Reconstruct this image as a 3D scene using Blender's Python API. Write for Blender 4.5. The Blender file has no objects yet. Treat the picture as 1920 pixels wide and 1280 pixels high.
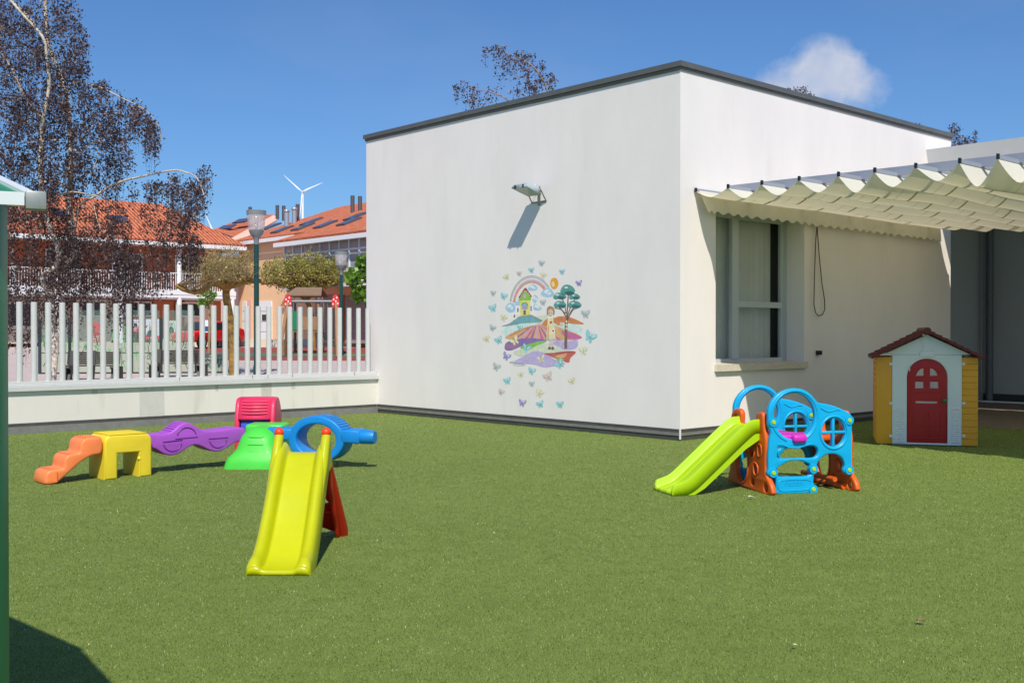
import bpy, bmesh, math, random
from mathutils import Vector, Matrix
import numpy as np
random.seed(7)
R = math.radians
SC = bpy.context.scene
COL = SC.collection

# ------------------------------------------------------------------ camera
F = 2020.0                       # focal length in photo pixels (1920 wide)
EYE = Vector((0, 0, 1.5))
TH = math.atan(16 / F)
cam = bpy.data.objects.new('camera', bpy.data.cameras.new('camera'))
COL.objects.link(cam)
cam.location = EYE
cam.rotation_euler = (R(90) - TH, 0, 0)
cam.data.sensor_width = 36
cam.data.lens = F / 1920 * 36
cam.data.clip_start = 0.05
cam.data.clip_end = 6000
SC.camera = cam

# ------------------------------------------------------------------ sun and sky
SUNV = Vector((0.0825, -0.832, 1.0)).normalized()        # towards the sun
elev = math.asin(SUNV.z)
azim = math.atan2(SUNV.x, SUNV.y)
sun = bpy.data.objects.new('sun', bpy.data.lights.new('sun', 'SUN'))
COL.objects.link(sun)
sun.data.energy = 4.2
sun.data.angle = R(0.53)
sun.data.color = (1.0, 0.925, 0.80)
sun.rotation_euler = (-SUNV).to_track_quat('-Z', 'Y').to_euler()
world = bpy.data.worlds.new('World')
SC.world = world
world.use_nodes = True
wn, wl = world.node_tree.nodes, world.node_tree.links
wn.clear()
def wnode(t, **k):
    n = wn.new(t)
    for a, v in k.items(): setattr(n, a, v)
    return n
def wmath(op, a, b=None, clamp=False):
    n = wnode('ShaderNodeMath', operation=op, use_clamp=clamp)
    for i, v in enumerate((a, b)):
        if v is None: continue
        if isinstance(v, (int, float)): n.inputs[i].default_value = v
        else: wl.new(v, n.inputs[i])
    return n.outputs[0]
sky = wnode('ShaderNodeTexSky', sky_type='NISHITA', sun_disc=False, sun_elevation=elev, sun_rotation=azim,
            altitude=300, air_density=1.0, dust_density=1.0, ozone_density=1.6)
tc = wnode('ShaderNodeTexCoord')
sep = wnode('ShaderNodeSeparateXYZ')
wl.new(tc.outputs['Generated'], sep.inputs[0])
yy = wmath('MAXIMUM', sep.outputs[1], 0.05)
uu, vv = wmath('DIVIDE', sep.outputs[0], yy), wmath('DIVIDE', sep.outputs[2], yy)
nz = wnode('ShaderNodeTexNoise'); nz.inputs['Scale'].default_value = 22; nz.inputs['Detail'].default_value = 7
nz.inputs['Roughness'].default_value = 0.62
wl.new(tc.outputs['Generated'], nz.inputs['Vector'])
dens = None
for (px, py, rx, ry, w) in ((1545, 112, 62, 44, .9), (1500, 155, 80, 42, .85), (1592, 150, 62, 48, .85), (1455, 178, 60, 26, .55), (1630, 175, 44, 50, .45)):
    cu, cv = (px - 960) / F, (624 - py) / F
    a = wmath('DIVIDE', wmath('SUBTRACT', uu, cu), rx / F)
    b_ = wmath('DIVIDE', wmath('SUBTRACT', vv, cv), ry / F)
    r2 = wmath('ADD', wmath('MULTIPLY', a, a), wmath('MULTIPLY', b_, b_))
    g = wmath('MULTIPLY', wmath('POWER', 2.718, wmath('MULTIPLY', r2, -1.0)), w)
    dens = g if dens is None else wmath('ADD', dens, g)
nn = wmath('MULTIPLY', wmath('SUBTRACT', nz.outputs[0], 0.5), 2.1)
cl = wmath('SUBTRACT', wmath('ADD', dens, wmath('MULTIPLY', nn, wmath('MINIMUM', wmath('MULTIPLY', dens, 2.0), 1.0))), 0.30)
cl = wmath('MULTIPLY', cl, 1.15, clamp=True)
cl = wmath('MULTIPLY', cl, wmath('GREATER_THAN', sep.outputs[1], 0.1))
# very thin high veil
nz2 = wnode('ShaderNodeTexNoise'); nz2.inputs['Scale'].default_value = 3.2; nz2.inputs['Detail'].default_value = 5
mp = wnode('ShaderNodeMapping'); mp.inputs['Scale'].default_value = (1, 1, 2.4)
wl.new(tc.outputs['Generated'], mp.inputs[0]); wl.new(mp.outputs[0], nz2.inputs['Vector'])
veil = wmath('MULTIPLY', wmath('SUBTRACT', nz2.outputs[0], 0.47), 0.35, clamp=True)
nz3 = wnode('ShaderNodeTexNoise'); nz3.inputs['Scale'].default_value = 34; nz3.inputs['Detail'].default_value = 5
wl.new(tc.outputs['Generated'], nz3.inputs['Vector'])
body = wmath('ADD', wmath('MULTIPLY', wmath('SUBTRACT', nz3.outputs[0], 0.5), 1.1), 0.80, clamp=True)
tot = wmath('MAXIMUM', wmath('MULTIPLY', cl, body), veil)
mix = wnode('ShaderNodeMixRGB')
tint = wnode('ShaderNodeMixRGB', blend_type='MULTIPLY'); tint.inputs[0].default_value = 1; tint.inputs[2].default_value = (0.51, 0.79, 1.12, 1)
wl.new(sky.outputs[0], tint.inputs[1])
wl.new(tot, mix.inputs[0]); wl.new(tint.outputs[0], mix.inputs[1]); mix.inputs[2].default_value = (5.4, 5.8, 6.9, 1)
bg = wnode('ShaderNodeBackground'); bg.inputs[1].default_value = 0.095
wl.new(mix.outputs[0], bg.inputs[0])
wo = wnode('ShaderNodeOutputWorld'); wl.new(bg.outputs[0], wo.inputs[0])
vs = SC.view_settings
vs.view_transform = 'Standard'; vs.look = 'None'; vs.exposure = 0.20; vs.gamma = 1; vs.use_curve_mapping = False
SC.cycles.max_bounces = 8
SC.cycles.transparent_max_bounces = 24

# ------------------------------------------------------------------ helpers
def lin(c):
    return tuple((v / 255 / 12.92) if v / 255 <= 0.04045 else ((v / 255 + 0.055) / 1.055) ** 2.4 for v in c)
def ray(px, py):
    x, y = (px - 960) / F, (640 - py) / F
    return Vector((x, math.cos(TH) + y * math.sin(TH), y * math.cos(TH) - math.sin(TH)))
def at(px, py, Y):                 # point of the place seen there at depth Y
    d = ray(px, py)
    return EYE + d * (Y / d.y)
def ground(px, py, z=0.0):
    d = ray(px, py)
    return EYE + d * ((z - EYE.z) / d.z)
def onplane(px, py, o, n):
    d = ray(px, py)
    return EYE + d * ((Vector(o) - EYE).dot(n) / d.dot(n))

ANG = R(42.4)
BD = Vector((math.cos(ANG), math.sin(ANG), 0))       # along the right wall
AD = Vector((-math.sin(ANG), math.cos(ANG), 0))      # along the left wall
CORNER = Vector((2.34, 15.0, 0))

MATS = {}
def mat(name, rgb, rough=0.6, spec=0.5, var=0.0, vscale=3.0, bump=0.0, bscale=60.0, metal=0.0, coat=0.0, stretch=(1, 1, 1), rgb2=None, detail=6, trans=0.0, sss=0.0, tcol=None):
    if name in MATS: return MATS[name]
    m = bpy.data.materials.new(name); m.use_nodes = True
    nt = m.node_tree; N, L = nt.nodes, nt.links
    p = N['Principled BSDF']
    c = lin(rgb)
    p.inputs['Base Color'].default_value = (*c, 1)
    p.inputs['Roughness'].default_value = rough
    p.inputs['Specular IOR Level'].default_value = spec
    p.inputs['Metallic'].default_value = metal
    p.inputs['Coat Weight'].default_value = coat
    p.inputs['Coat Roughness'].default_value = 0.12
    if sss:
        p.inputs['Subsurface Weight'].default_value = sss; p.inputs['Subsurface Scale'].default_value = 0.02
    t = N.new('ShaderNodeTexCoord'); mp = N.new('ShaderNodeMapping'); mp.inputs['Scale'].default_value = stretch
    L.new(t.outputs['Object'], mp.inputs[0])
    if var or rgb2:
        n = N.new('ShaderNodeTexNoise'); n.inputs['Scale'].default_value = vscale; n.inputs['Detail'].default_value = detail
        n.inputs['Roughness'].default_value = 0.65
        L.new(mp.outputs[0], n.inputs['Vector'])
        cr = N.new('ShaderNodeValToRGB')
        cr.color_ramp.elements[0].position = 0.3; cr.color_ramp.elements[1].position = 0.7
        c2 = lin(rgb2) if rgb2 else tuple(min(1, v * (1 + var)) for v in c)
        c1 = c if rgb2 else tuple(v * (1 - var) for v in c)
        cr.color_ramp.elements[0].color = (*c1, 1); cr.color_ramp.elements[1].color = (*c2, 1)
        L.new(n.outputs[0], cr.inputs[0]); L.new(cr.outputs[0], p.inputs['Base Color'])
    if bump:
        n2 = N.new('ShaderNodeTexNoise'); n2.inputs['Scale'].default_value = bscale; n2.inputs['Detail'].default_value = 4
        L.new(mp.outputs[0], n2.inputs['Vector'])
        b = N.new('ShaderNodeBump'); b.inputs['Strength'].default_value = bump; b.inputs['Distance'].default_value = 0.01
        L.new(n2.outputs[0], b.inputs['Height']); L.new(b.outputs[0], p.inputs['Normal'])
    if trans:
        tr = N.new('ShaderNodeBsdfTranslucent'); tr.inputs[0].default_value = (*(lin(tcol) if tcol else c), 1)
        mx = N.new('ShaderNodeMixShader'); mx.inputs[0].default_value = trans
        L.new(p.outputs[0], mx.inputs[1]); L.new(tr.outputs[0], mx.inputs[2])
        L.new(mx.outputs[0], N['Material Output'].inputs[0])
    MATS[name] = m
    return m
def glassy(name, rgb, alpha, rough=0.03):
    """pane: part transparent, part glossy"""
    if name in MATS: return MATS[name]
    m = bpy.data.materials.new(name); m.use_nodes = True
    N, L = m.node_tree.nodes, m.node_tree.links
    p = N['Principled BSDF']; p.inputs['Base Color'].default_value = (*lin(rgb), 1); p.inputs['Roughness'].default_value = rough
    tr = N.new('ShaderNodeBsdfTransparent'); mx = N.new('ShaderNodeMixShader'); mx.inputs[0].default_value = alpha
    L.new(tr.outputs[0], mx.inputs[1]); L.new(p.outputs[0], mx.inputs[2]); L.new(mx.outputs[0], N['Material Output'].inputs[0])
    MATS[name] = m
    return m

def mtx(o):
    return Matrix.Translation(o.location) @ o.rotation_euler.to_matrix().to_4x4()
def thing(name, label, cat, loc=(0, 0, 0), rotz=0.0, group=None):
    o = bpy.data.objects.new(name, None); COL.objects.link(o)
    o.empty_display_size = 0.2
    o.location = loc; o.rotation_euler = (0, 0, rotz)
    o['label'] = label; o['category'] = cat
    if group: o['group'] = group
    return o
def tag(o, label, cat, group=None):
    o['label'] = label; o['category'] = cat
    if group: o['group'] = group
    return o

class MB:
    """collects geometry for one mesh"""
    def __init__(s): s.v = []; s.f = []; s.mi = []; s.m = 0
    def add(s, vs, fs):
        n = len(s.v); s.v += [tuple(v) for v in vs]
        for f in fs: s.f.append([i + n for i in f]); s.mi.append(s.m)
        return s
    def poly(s, pts): return s.add(pts, [list(range(len(pts)))])
    def box(s, x0, x1, y0, y1, z0, z1, r=0.0, seg=2, M=None):
        if r:
            bm = bmesh.new()
            bmesh.ops.create_cube(bm, size=1)
            for v in bm.verts:
                v.co = Vector((x0 + (v.co.x + .5) * (x1 - x0), y0 + (v.co.y + .5) * (y1 - y0), z0 + (v.co.z + .5) * (z1 - z0)))
            bmesh.ops.bevel(bm, geom=bm.edges[:], offset=r, segments=seg, profile=0.5, affect='EDGES')
            bm.verts.index_update()
            vs = [v.co.copy() for v in bm.verts]; fs = [[v.index for v in f.verts] for f in bm.faces]; bm.free()
        else:
            vs = [Vector(p) for p in ((x0, y0, z0), (x1, y0, z0), (x1, y1, z0), (x0, y1, z0), (x0, y0, z1), (x1, y0, z1), (x1, y1, z1), (x0, y1, z1))]
            fs = [(0, 3, 2, 1), (4, 5, 6, 7), (0, 1, 5, 4), (1, 2, 6, 5), (2, 3, 7, 6), (3, 0, 4, 7)]
        if M is not None: vs = [M @ v for v in vs]
        return s.add(vs, fs)
    def tube(s, pts, rad, n=8, cap=True):
        pts = [Vector(p) for p in pts]
        rads = rad if isinstance(rad, (list, tuple)) else [rad] * len(pts)
        vs, fs = [], []
        prev = None
        for i, p in enumerate(pts):
            d = (pts[min(i + 1, len(pts) - 1)] - pts[max(i - 1, 0)])
            if d.length < 1e-9: d = Vector((0, 0, 1))
            d.normalize()
            if prev is None:
                a = d.cross(Vector((0, 0, 1)) if abs(d.z) < .9 else Vector((1, 0, 0))).normalized()
            else:
                a = (prev - d * prev.dot(d))
                a = a.normalized() if a.length > 1e-6 else d.orthogonal().normalized()
            prev = a; b = d.cross(a)
            for k in range(n):
                t = 2 * math.pi * k / n
                vs.append(p + (a * math.cos(t) + b * math.sin(t)) * rads[i])
        for i in range(len(pts) - 1):
            for k in range(n):
                fs.append((i * n + k, i * n + (k + 1) % n, (i + 1) * n + (k + 1) % n, (i + 1) * n + k))
        if cap:
            fs.append(tuple(range(n - 1, -1, -1))); fs.append(tuple(range((len(pts) - 1) * n, len(pts) * n)))
        return s.add(vs, fs)
    def sphere(s, c, r, sz=None, n=12, m=8):
        c = Vector(c); sz = sz or (r, r, r)
        vs, fs = [], []
        for i in range(m + 1):
            ph = math.pi * i / m
            for k in range(n):
                t = 2 * math.pi * k / n
                vs.append(c + Vector((sz[0] * math.sin(ph) * math.cos(t), sz[1] * math.sin(ph) * math.sin(t), sz[2] * math.cos(ph))))
        for i in range(m):
            for k in range(n):
                fs.append((i * n + k, (i + 1) * n + k, (i + 1) * n + (k + 1) % n, i * n + (k + 1) % n))
        return s.add(vs, fs)
    def grid(s, rows):
        """rows: list of equal-length point lists, joined into a sheet"""
        n = len(rows[0]); vs = [p for r in rows for p in r]
        return s.add(vs, [(i * n + k, i * n + k + 1, (i + 1) * n + k + 1, (i + 1) * n + k) for i in range(len(rows) - 1) for k in range(n - 1)])
    def prism(s, pts, d):
        """closed planar polygon pushed along vector d"""
        pts = [Vector(p) for p in pts]; d = Vector(d); n = len(pts)
        vs = pts + [p + d for p in pts]
        return s.add(vs, [list(range(n - 1, -1, -1)), list(range(n, 2 * n))] + [(i, (i + 1) % n, (i + 1) % n + n, i + n) for i in range(n)])
    def build(s, name, m, parent=None, world=False, smooth=None, solid=0.0, merge=False):
        me = bpy.data.meshes.new(name)
        vs = s.v
        if world and parent is not None:
            inv = mtx(root_of(parent)).inverted(); vs = [inv @ Vector(v) for v in vs]
        me.from_pydata([tuple(v) for v in vs], [], s.f); me.update()
        ms = m if isinstance(m, (list, tuple)) else [m]
        for q in ms: me.materials.append(q)
        if len(ms) > 1: me.polygons.foreach_set('material_index', s.mi)
        return finish(me, name, parent, smooth, solid, merge)
def root_of(o):
    while o.parent is not None: o = o.parent
    return o
def finish(me, name, parent, smooth=None, solid=0.0, merge=False):
    bm = bmesh.new(); bm.from_mesh(me)
    if merge: bmesh.ops.remove_doubles(bm, verts=bm.verts[:], dist=1e-4)
    if not solid and len(bm.faces) < 40000: bmesh.ops.recalc_face_normals(bm, faces=bm.faces[:])
    bm.to_mesh(me); bm.free()
    if smooth:
        me.polygons.foreach_set('use_smooth', [True] * len(me.polygons))
        me.set_sharp_from_angle(angle=R(smooth))
    o = bpy.data.objects.new(name, me); COL.objects.link(o)
    if parent is not None: o.parent = parent
    if solid:
        q = o.modifiers.new('thickness', 'SOLIDIFY'); q.thickness = solid; q.offset = 0
    return o

def smoothloop(pts, k=4):
    """closed Catmull-Rom through pts"""
    n = len(pts); out = []
    for i in range(n):
        p0, p1, p2, p3 = (Vector((*pts[(i + j) % n][:2], 0)) for j in (-1, 0, 1, 2))
        for q in range(k):
            t = q / k
            v = 0.5 * ((2 * p1) + (-p0 + p2) * t + (2 * p0 - 5 * p1 + 4 * p2 - p3) * t * t + (-p0 + 3 * p1 - 3 * p2 + p3) * t ** 3)
            out.append((v.x, v.y))
    return out
def ell(cx, cy, rx, ry, n=28, a0=0, a1=360):
    full = abs(a1 - a0) >= 360
    return [(cx + rx * math.cos(R(a0 + (a1 - a0) * i / (n if full else n - 1))), cy + ry * math.sin(R(a0 + (a1 - a0) * i / (n if full else n - 1)))) for i in range(n)]
def plate(name, loops, o, ux, uy, thick, bevel, m, parent, world=False, smooth=40, seg=3):
    """solid plate: outline and holes in its own 2D plane (origin o, axes ux, uy), rounded edges"""
    cu = bpy.data.curves.new(name, 'CURVE'); cu.dimensions = '2D'; cu.fill_mode = 'BOTH'
    for lp in loops:
        sp = cu.splines.new('POLY'); sp.points.add(len(lp) - 1)
        for i, p in enumerate(lp): sp.points[i].co = (p[0], p[1], 0, 1)
        sp.use_cyclic_u = True
    cu.extrude = max(thick / 2 - bevel, 0.0005); cu.bevel_depth = bevel; cu.bevel_resolution = seg - 1; cu.offset = -bevel
    tmp = bpy.data.objects.new('tmp', cu)
    me = bpy.data.meshes.new_from_object(tmp)
    bpy.data.objects.remove(tmp); bpy.data.curves.remove(cu)
    ux, uy, o = Vector(ux), Vector(uy), Vector(o); nn_ = ux.cross(uy).normalized()
    inv = mtx(root_of(parent)).inverted() if (world and parent is not None) else Matrix.Identity(4)
    for v in me.vertices: v.co = inv @ (o + ux * v.co.x + uy * v.co.y + nn_ * v.co.z)
    me.materials.clear(); me.materials.append(m); me.name = name
    for p in me.polygons: p.material_index = 0
    return finish(me, name, parent, smooth, 0, True)
def textmesh(name, s, size, o, ux, uy, depth, m, parent, world=False, align='CENTER'):
    cu = bpy.data.curves.new(name, 'FONT'); cu.body = s; cu.size = size; cu.align_x = align; cu.align_y = 'CENTER'; cu.extrude = depth
    tmp = bpy.data.objects.new('tmp', cu); me = bpy.data.meshes.new_from_object(tmp)
    bpy.data.objects.remove(tmp); bpy.data.curves.remove(cu)
    ux, uy, o = Vector(ux), Vector(uy), Vector(o); nn_ = ux.cross(uy).normalized()
    inv = mtx(root_of(parent)).inverted() if (world and parent is not None) else Matrix.Identity(4)
    for v in me.vertices: v.co = inv @ (o + ux * v.co.x + uy * v.co.y + nn_ * v.co.z)
    me.materials.clear(); me.materials.append(m)
    return finish(me, name, parent)
def copy_tree(o, parent=None):
    c = o.copy(); COL.objects.link(c); c.parent = parent
    for ch in [q for q in COL.objects if q.parent == o]: copy_tree(ch, c)
    return c
X, Y_, Z = Vector((1, 0, 0)), Vector((0, 1, 0)), Vector((0, 0, 1))
# ------------------------------------------------------------------ materials of the setting
def turf_mat():
    m = bpy.data.materials.new('artificial_turf'); m.use_nodes = True
    N, L = m.node_tree.nodes, m.node_tree.links; p = N['Principled BSDF']
    t = N.new('ShaderNodeTexCoord')
    def noise(s, d=3, r=.6):
        n = N.new('ShaderNodeTexNoise'); n.inputs['Scale'].default_value = s; n.inputs['Detail'].default_value = d; n.inputs['Roughness'].default_value = r
        L.new(t.outputs['Object'], n.inputs['Vector']); return n
    n1, n2, n3 = noise(115, 4, .8), noise(6, 4), noise(0.7, 3)
    c1 = N.new('ShaderNodeValToRGB'); e = c1.color_ramp.elements
    e[0].position = .28; e[0].color = (.048, .082, .014, 1); e[1].position = .74; e[1].color = (.265, .335, .092, 1)
    k = c1.color_ramp.elements.new(.5); k.color = (.152, .208, .042, 1)
    L.new(n1.outputs[0], c1.inputs[0])
    c2 = N.new('ShaderNodeValToRGB'); e = c2.color_ramp.elements
    e[0].position = .3; e[0].color = (.86, .88, .84, 1); e[1].position = .7; e[1].color = (1.12, 1.08, 1.1, 1)
    L.new(n2.outputs[0], c2.inputs[0])
    c3 = N.new('ShaderNodeValToRGB'); e = c3.color_ramp.elements
    e[0].position = .3; e[0].color = (.92, .94, .9, 1); e[1].position = .7; e[1].color = (1.06, 1.04, 1.1, 1)
    L.new(n3.outputs[0], c3.inputs[0])
    a = N.new('ShaderNodeMixRGB'); a.blend_type = 'MULTIPLY'; a.inputs[0].default_value = 1
    b = N.new('ShaderNodeMixRGB'); b.blend_type = 'MULTIPLY'; b.inputs[0].default_value = 1
    L.new(c1.outputs[0], a.inputs[1]); L.new(c2.outputs[0], a.inputs[2]); L.new(a.outputs[0], b.inputs[1]); L.new(c3.outputs[0], b.inputs[2])
    L.new(b.outputs[0], p.inputs['Base Color'])
    p.inputs['Roughness'].default_value = .75; p.inputs['Specular IOR Level'].default_value = .25
    bu = N.new('ShaderNodeBump'); bu.inputs['Strength'].default_value = .35; bu.inputs['Distance'].default_value = .012
    L.new(n1.outputs[0], bu.inputs['Height']); L.new(bu.outputs[0], p.inputs['Normal'])
    return m
def wall_mat(name, rgb, stain=(200, 190, 170), amt=.25, low=True):
    """trowelled render: fine horizontal combing, faint patches, weather stains"""
    m = bpy.data.materials.new(name); m.use_nodes = True
    N, L = m.node_tree.nodes, m.node_tree.links; p = N['Principled BSDF']
    t = N.new('ShaderNodeTexCoord')
    def nz(scale, st, d=5):
        mp = N.new('ShaderNodeMapping'); mp.inputs['Scale'].default_value = st
        n = N.new('ShaderNodeTexNoise'); n.inputs['Scale'].default_value = scale; n.inputs['Detail'].default_value = d; n.inputs['Roughness'].default_value = .62
        L.new(t.outputs['Object'], mp.inputs[0]); L.new(mp.outputs[0], n.inputs['Vector']); return n
    n1, n2, n3 = nz(1.1, (1, 1, .45)), nz(9, (1, 1, 5), 6), nz(2.6, (1, 1, .16), 6)
    c1 = N.new('ShaderNodeValToRGB'); e = c1.color_ramp.elements; c = lin(rgb)
    e[0].position = .32; e[0].color = (c[0] * .955, c[1] * .955, c[2] * .96, 1); e[1].position = .68; e[1].color = (*[min(1, v * 1.03) for v in c], 1)
    L.new(n1.outputs[0], c1.inputs[0])
    r = N.new('ShaderNodeValToRGB'); r.color_ramp.elements[0].position = .56; r.color_ramp.elements[1].position = .86
    L.new(n3.outputs[0], r.inputs[0])
    mu = N.new('ShaderNodeMath'); mu.operation = 'MULTIPLY'; mu.inputs[1].default_value = amt
    L.new(r.outputs[0], mu.inputs[0])
    mx = N.new('ShaderNodeMixRGB'); L.new(mu.outputs[0], mx.inputs[0]); L.new(c1.outputs[0], mx.inputs[1]); mx.inputs[2].default_value = (*lin(stain), 1)
    L.new(mx.outputs[0], p.inputs['Base Color'])
    p.inputs['Roughness'].default_value = .9; p.inputs['Specular IOR Level'].default_value = .2
    bu = N.new('ShaderNodeBump'); bu.inputs['Strength'].default_value = .10; bu.inputs['Distance'].default_value = .01
    L.new(n2.outputs[0], bu.inputs['Height']); L.new(bu.outputs[0], p.inputs['Normal'])
    return m
M_turf = turf_mat()
M_wall = wall_mat('white_render', (233, 227, 224), stain=(196, 190, 178), amt=.26)
M_lowwall = wall_mat('weathered_render', (217, 213, 205), stain=(150, 138, 112), amt=.5)
M_coping = mat('dark_grey_metal', (92, 94, 94), .45, .5, var=.1, vscale=4)
M_copunder = mat('drip_metal', (120, 112, 104), .5, .4, var=.1)
M_plinth = mat('grey_plinth', (74, 73, 70), .6, .4, var=.22, vscale=6, stretch=(1, 1, 3))
M_strip = mat('zinc_strip', (122, 121, 118), .45, .5, var=.15, vscale=8)
M_fence = mat('fence_enamel', (197, 198, 197), .4, .4, var=.05, vscale=9)
M_rust = mat('rust', (120, 74, 40), .9)
M_alu = mat('window_aluminium', (184, 192, 196), .35, .6)
M_sill = mat('sill_stone', (205, 196, 180), .7, var=.12, vscale=20)
M_white = mat('white_paint', (225, 227, 228), .5, var=.04)
M_plast_y = mat('yellow_plastic', (222, 222, 30), .28, .5, var=.03, vscale=5, coat=.25)
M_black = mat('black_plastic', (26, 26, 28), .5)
M_tan = mat('beige_wall', (214, 176, 142), .9, var=.06)
M_asph = mat('dark_rubber', (60, 58, 55), .8)

# ------------------------------------------------------------------ ground of the playground, plaza beyond
g = MB(); g.grid([[(x, y, 0) for x in (-14, -4, 6, 16, 30)] for y in (-12, 0, 8, 16, 30)])
o = g.build('turf', M_turf); o['kind'] = 'structure'
FW = Vector((-2.54, 20.35, 0))                       # where the low wall meets the building
def plaza_z(y): return .12 if y < 32 else (.12 + .0236 * (y - 32) if y < 66 else .92)
def paving_mat(name, c1_, c2_, mortar, scale, bw=.5, rh=.25):
    m = bpy.data.materials.new(name); m.use_nodes = True
    N, L = m.node_tree.nodes, m.node_tree.links; p = N['Principled BSDF']
    t = N.new('ShaderNodeTexCoord'); b = N.new('ShaderNodeTexBrick')
    b.inputs['Scale'].default_value = scale; b.inputs['Color1'].default_value = (*lin(c1_), 1); b.inputs['Color2'].default_value = (*lin(c2_), 1)
    b.inputs['Mortar'].default_value = (*lin(mortar), 1); b.inputs['Mortar Size'].default_value = .012
    L.new(t.outputs['Object'], b.inputs[0]); L.new(b.outputs[0], p.inputs['Base Color']); p.inputs['Roughness'].default_value = .85
    return m
M_pave = paving_mat('plaza_paving', (196, 180, 176), (184, 168, 165), (150, 138, 134), 1.2)
def sheetY(xs0, xs1, ys, dz=0, n=6):
    g = MB(); g.grid([[(xs0(y) + (xs1(y) - xs0(y)) * i / n, y, plaza_z(y) + dz) for i in range(n + 1)] for y in ys]); return g
# the plaza starts behind the low wall; it lies above the turf sheet
def wallx(y): return -3.2 - 2.2
g = MB()
rows = []
for y in (15, 20, 24, 32, 40, 50, 66, 80, 140, 400, 1500):
    rows.append([(x * (1 if y < 100 else y / 60), y, plaza_z(y)) for x in (-60, -30, -16, -8, -2.0 if y < 30 else 0, 10 if y > 30 else -1.9, 40 if y > 30 else -1.8)])
# cut to the outer side of the wall: build as polygon strips along the wall line
wl0 = FW - BD * 14 + AD * .10; wl1 = FW + AD * .10 + BD * .0
g.add([tuple(wl0 + Vector((0, 0, .12))), tuple(wl1 + Vector((0, 0, .12))), (-2.2, 32, .12), (-26, 32, .12)], [(0, 1, 2, 3)])
g.add([tuple(wl0 + Vector((0, 0, .12))), (-26, 32, .12), (-60, 32, .12), (-60, 8, .12)], [(0, 1, 2, 3)])
g.add([tuple(wl1 + Vector((0, 0, .12))), tuple(CORNER + AD * 8.2 + Vector((0, 0, .12))), (12, 32, .12), (-2.2, 32, .12)], [(0, 1, 2, 3)])
for (y0, y1) in ((32, 66), (66, 140), (140, 3000)):
    k0, k1 = (1, 1) if y1 <= 66 else ((1, 3) if y1 == 140 else (3, 40))
    g.add([(-60 * k0, y0, plaza_z(y0)), (60 * k0, y0, plaza_z(y0)), (60 * k1, y1, plaza_z(y1)), (-60 * k1, y1, plaza_z(y1))], [(0, 1, 2, 3)])
o = g.build('plaza_paving', M_pave); o['kind'] = 'structure'
# rubber floor of the public playground, red edge and green field
def rub(name, pts, rgb, dz):
    g = MB(); g.poly([(p[0], p[1], plaza_z(p[1]) + dz) for p in pts]); o = g.build(name, mat(name, rgb, .9, var=.12, vscale=4)); o['kind'] = 'structure'
rub('rubber_floor', [(-16, 44), (2, 42.5), (6, 56), (-19, 58)], (140, 62, 58), .006)
rub('rubber_field', [(-15, 47), (2.4, 45.5), (4, 49), (-16, 51)], (84, 104, 82), .012)
rub('painted_line', [(-11, 48.3), (2, 47.4), (2.05, 47.55), (-10.95, 48.45)], (214, 184, 84), .018)

# ------------------------------------------------------------------ building with the mural
H0, H1 = 5.152, 5.272                    # plaster top, coping top
def Bp(t, s, z): return CORNER + BD * t - AD * s + Vector((0, 0, z))      # right wall frame, s outwards
def Ap(u, s, z): return CORNER + AD * u - BD * s + Vector((0, 0, z))      # left wall frame, s outwards
bld = thing('nursery_building', 'large white rendered flat-roofed building with dark coping and one recessed window', 'building', CORNER)
WT0, WT1, WZ0, WZ1, WD = .81, 3.108, .99, 3.30, .32
LB, LA = 8.11, 7.60
w = MB()
def quadB(t0, t1, z0, z1, s=0): w.add([Bp(t0, s, z0), Bp(t1, s, z0), Bp(t1, s, z1), Bp(t0, s, z1)], [(0, 1, 2, 3)])
quadB(0, WT0, 0, H0); quadB(WT1, LB, 0, H0); quadB(WT0, WT1, 0, WZ0); quadB(WT0, WT1, WZ1, H0)
w.add([Bp(WT1, 0, WZ0), Bp(WT1, -WD - .1, WZ0), Bp(WT1, -WD - .1, WZ1), Bp(WT1, 0, WZ1)], [(0, 1, 2, 3)])
w.add([Bp(WT0, 0, WZ0), Bp(WT0, -WD - .1, WZ0), Bp(WT0, -WD - .1, WZ1), Bp(WT0, 0, WZ1)], [(0, 1, 2, 3)])
w.add([Bp(WT0, 0, WZ1), Bp(WT1, 0, WZ1), Bp(WT1, -WD - .1, WZ1), Bp(WT0, -WD - .1, WZ1)], [(0, 1, 2, 3)])
w.add([Bp(WT0, 0, WZ0), Bp(WT1, 0, WZ0), Bp(WT1, -WD - .1, WZ0), Bp(WT0, -WD - .1, WZ0)], [(0, 1, 2, 3)])
w.add([Ap(0, 0, 0), Ap(LA, 0, 0), Ap(LA, 0, H0), Ap(0, 0, H0)], [(0, 1, 2, 3)])
w.add([Ap(LA, 0, 0), Ap(LA, -LB, 0), Ap(LA, -LB, H0), Ap(LA, 0, H0)], [(0, 1, 2, 3)])
w.add([Bp(LB, 0, 0), Bp(LB, -LA, 0), Bp(LB, -LA, H0), Bp(LB, 0, H0)], [(0, 1, 2, 3)])
w.add([Bp(0, 0, H0), Bp(LB, 0, H0), Bp(LB, -LA, H0), Bp(0, -LA, H0)], [(0, 1, 2, 3)])
w.build('wall', M_wall, bld, world=True, merge=True)
MBD = Matrix(((BD.x, -AD.x, 0, CORNER.x), (BD.y, -AD.y, 0, CORNER.y), (0, 0, 1, 0), (0, 0, 0, 1)))   # (t, s, z) -> world
def Mloc(M): return mtx(bld).inverted() @ M
ML = Mloc(MBD)
g = MB()
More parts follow.
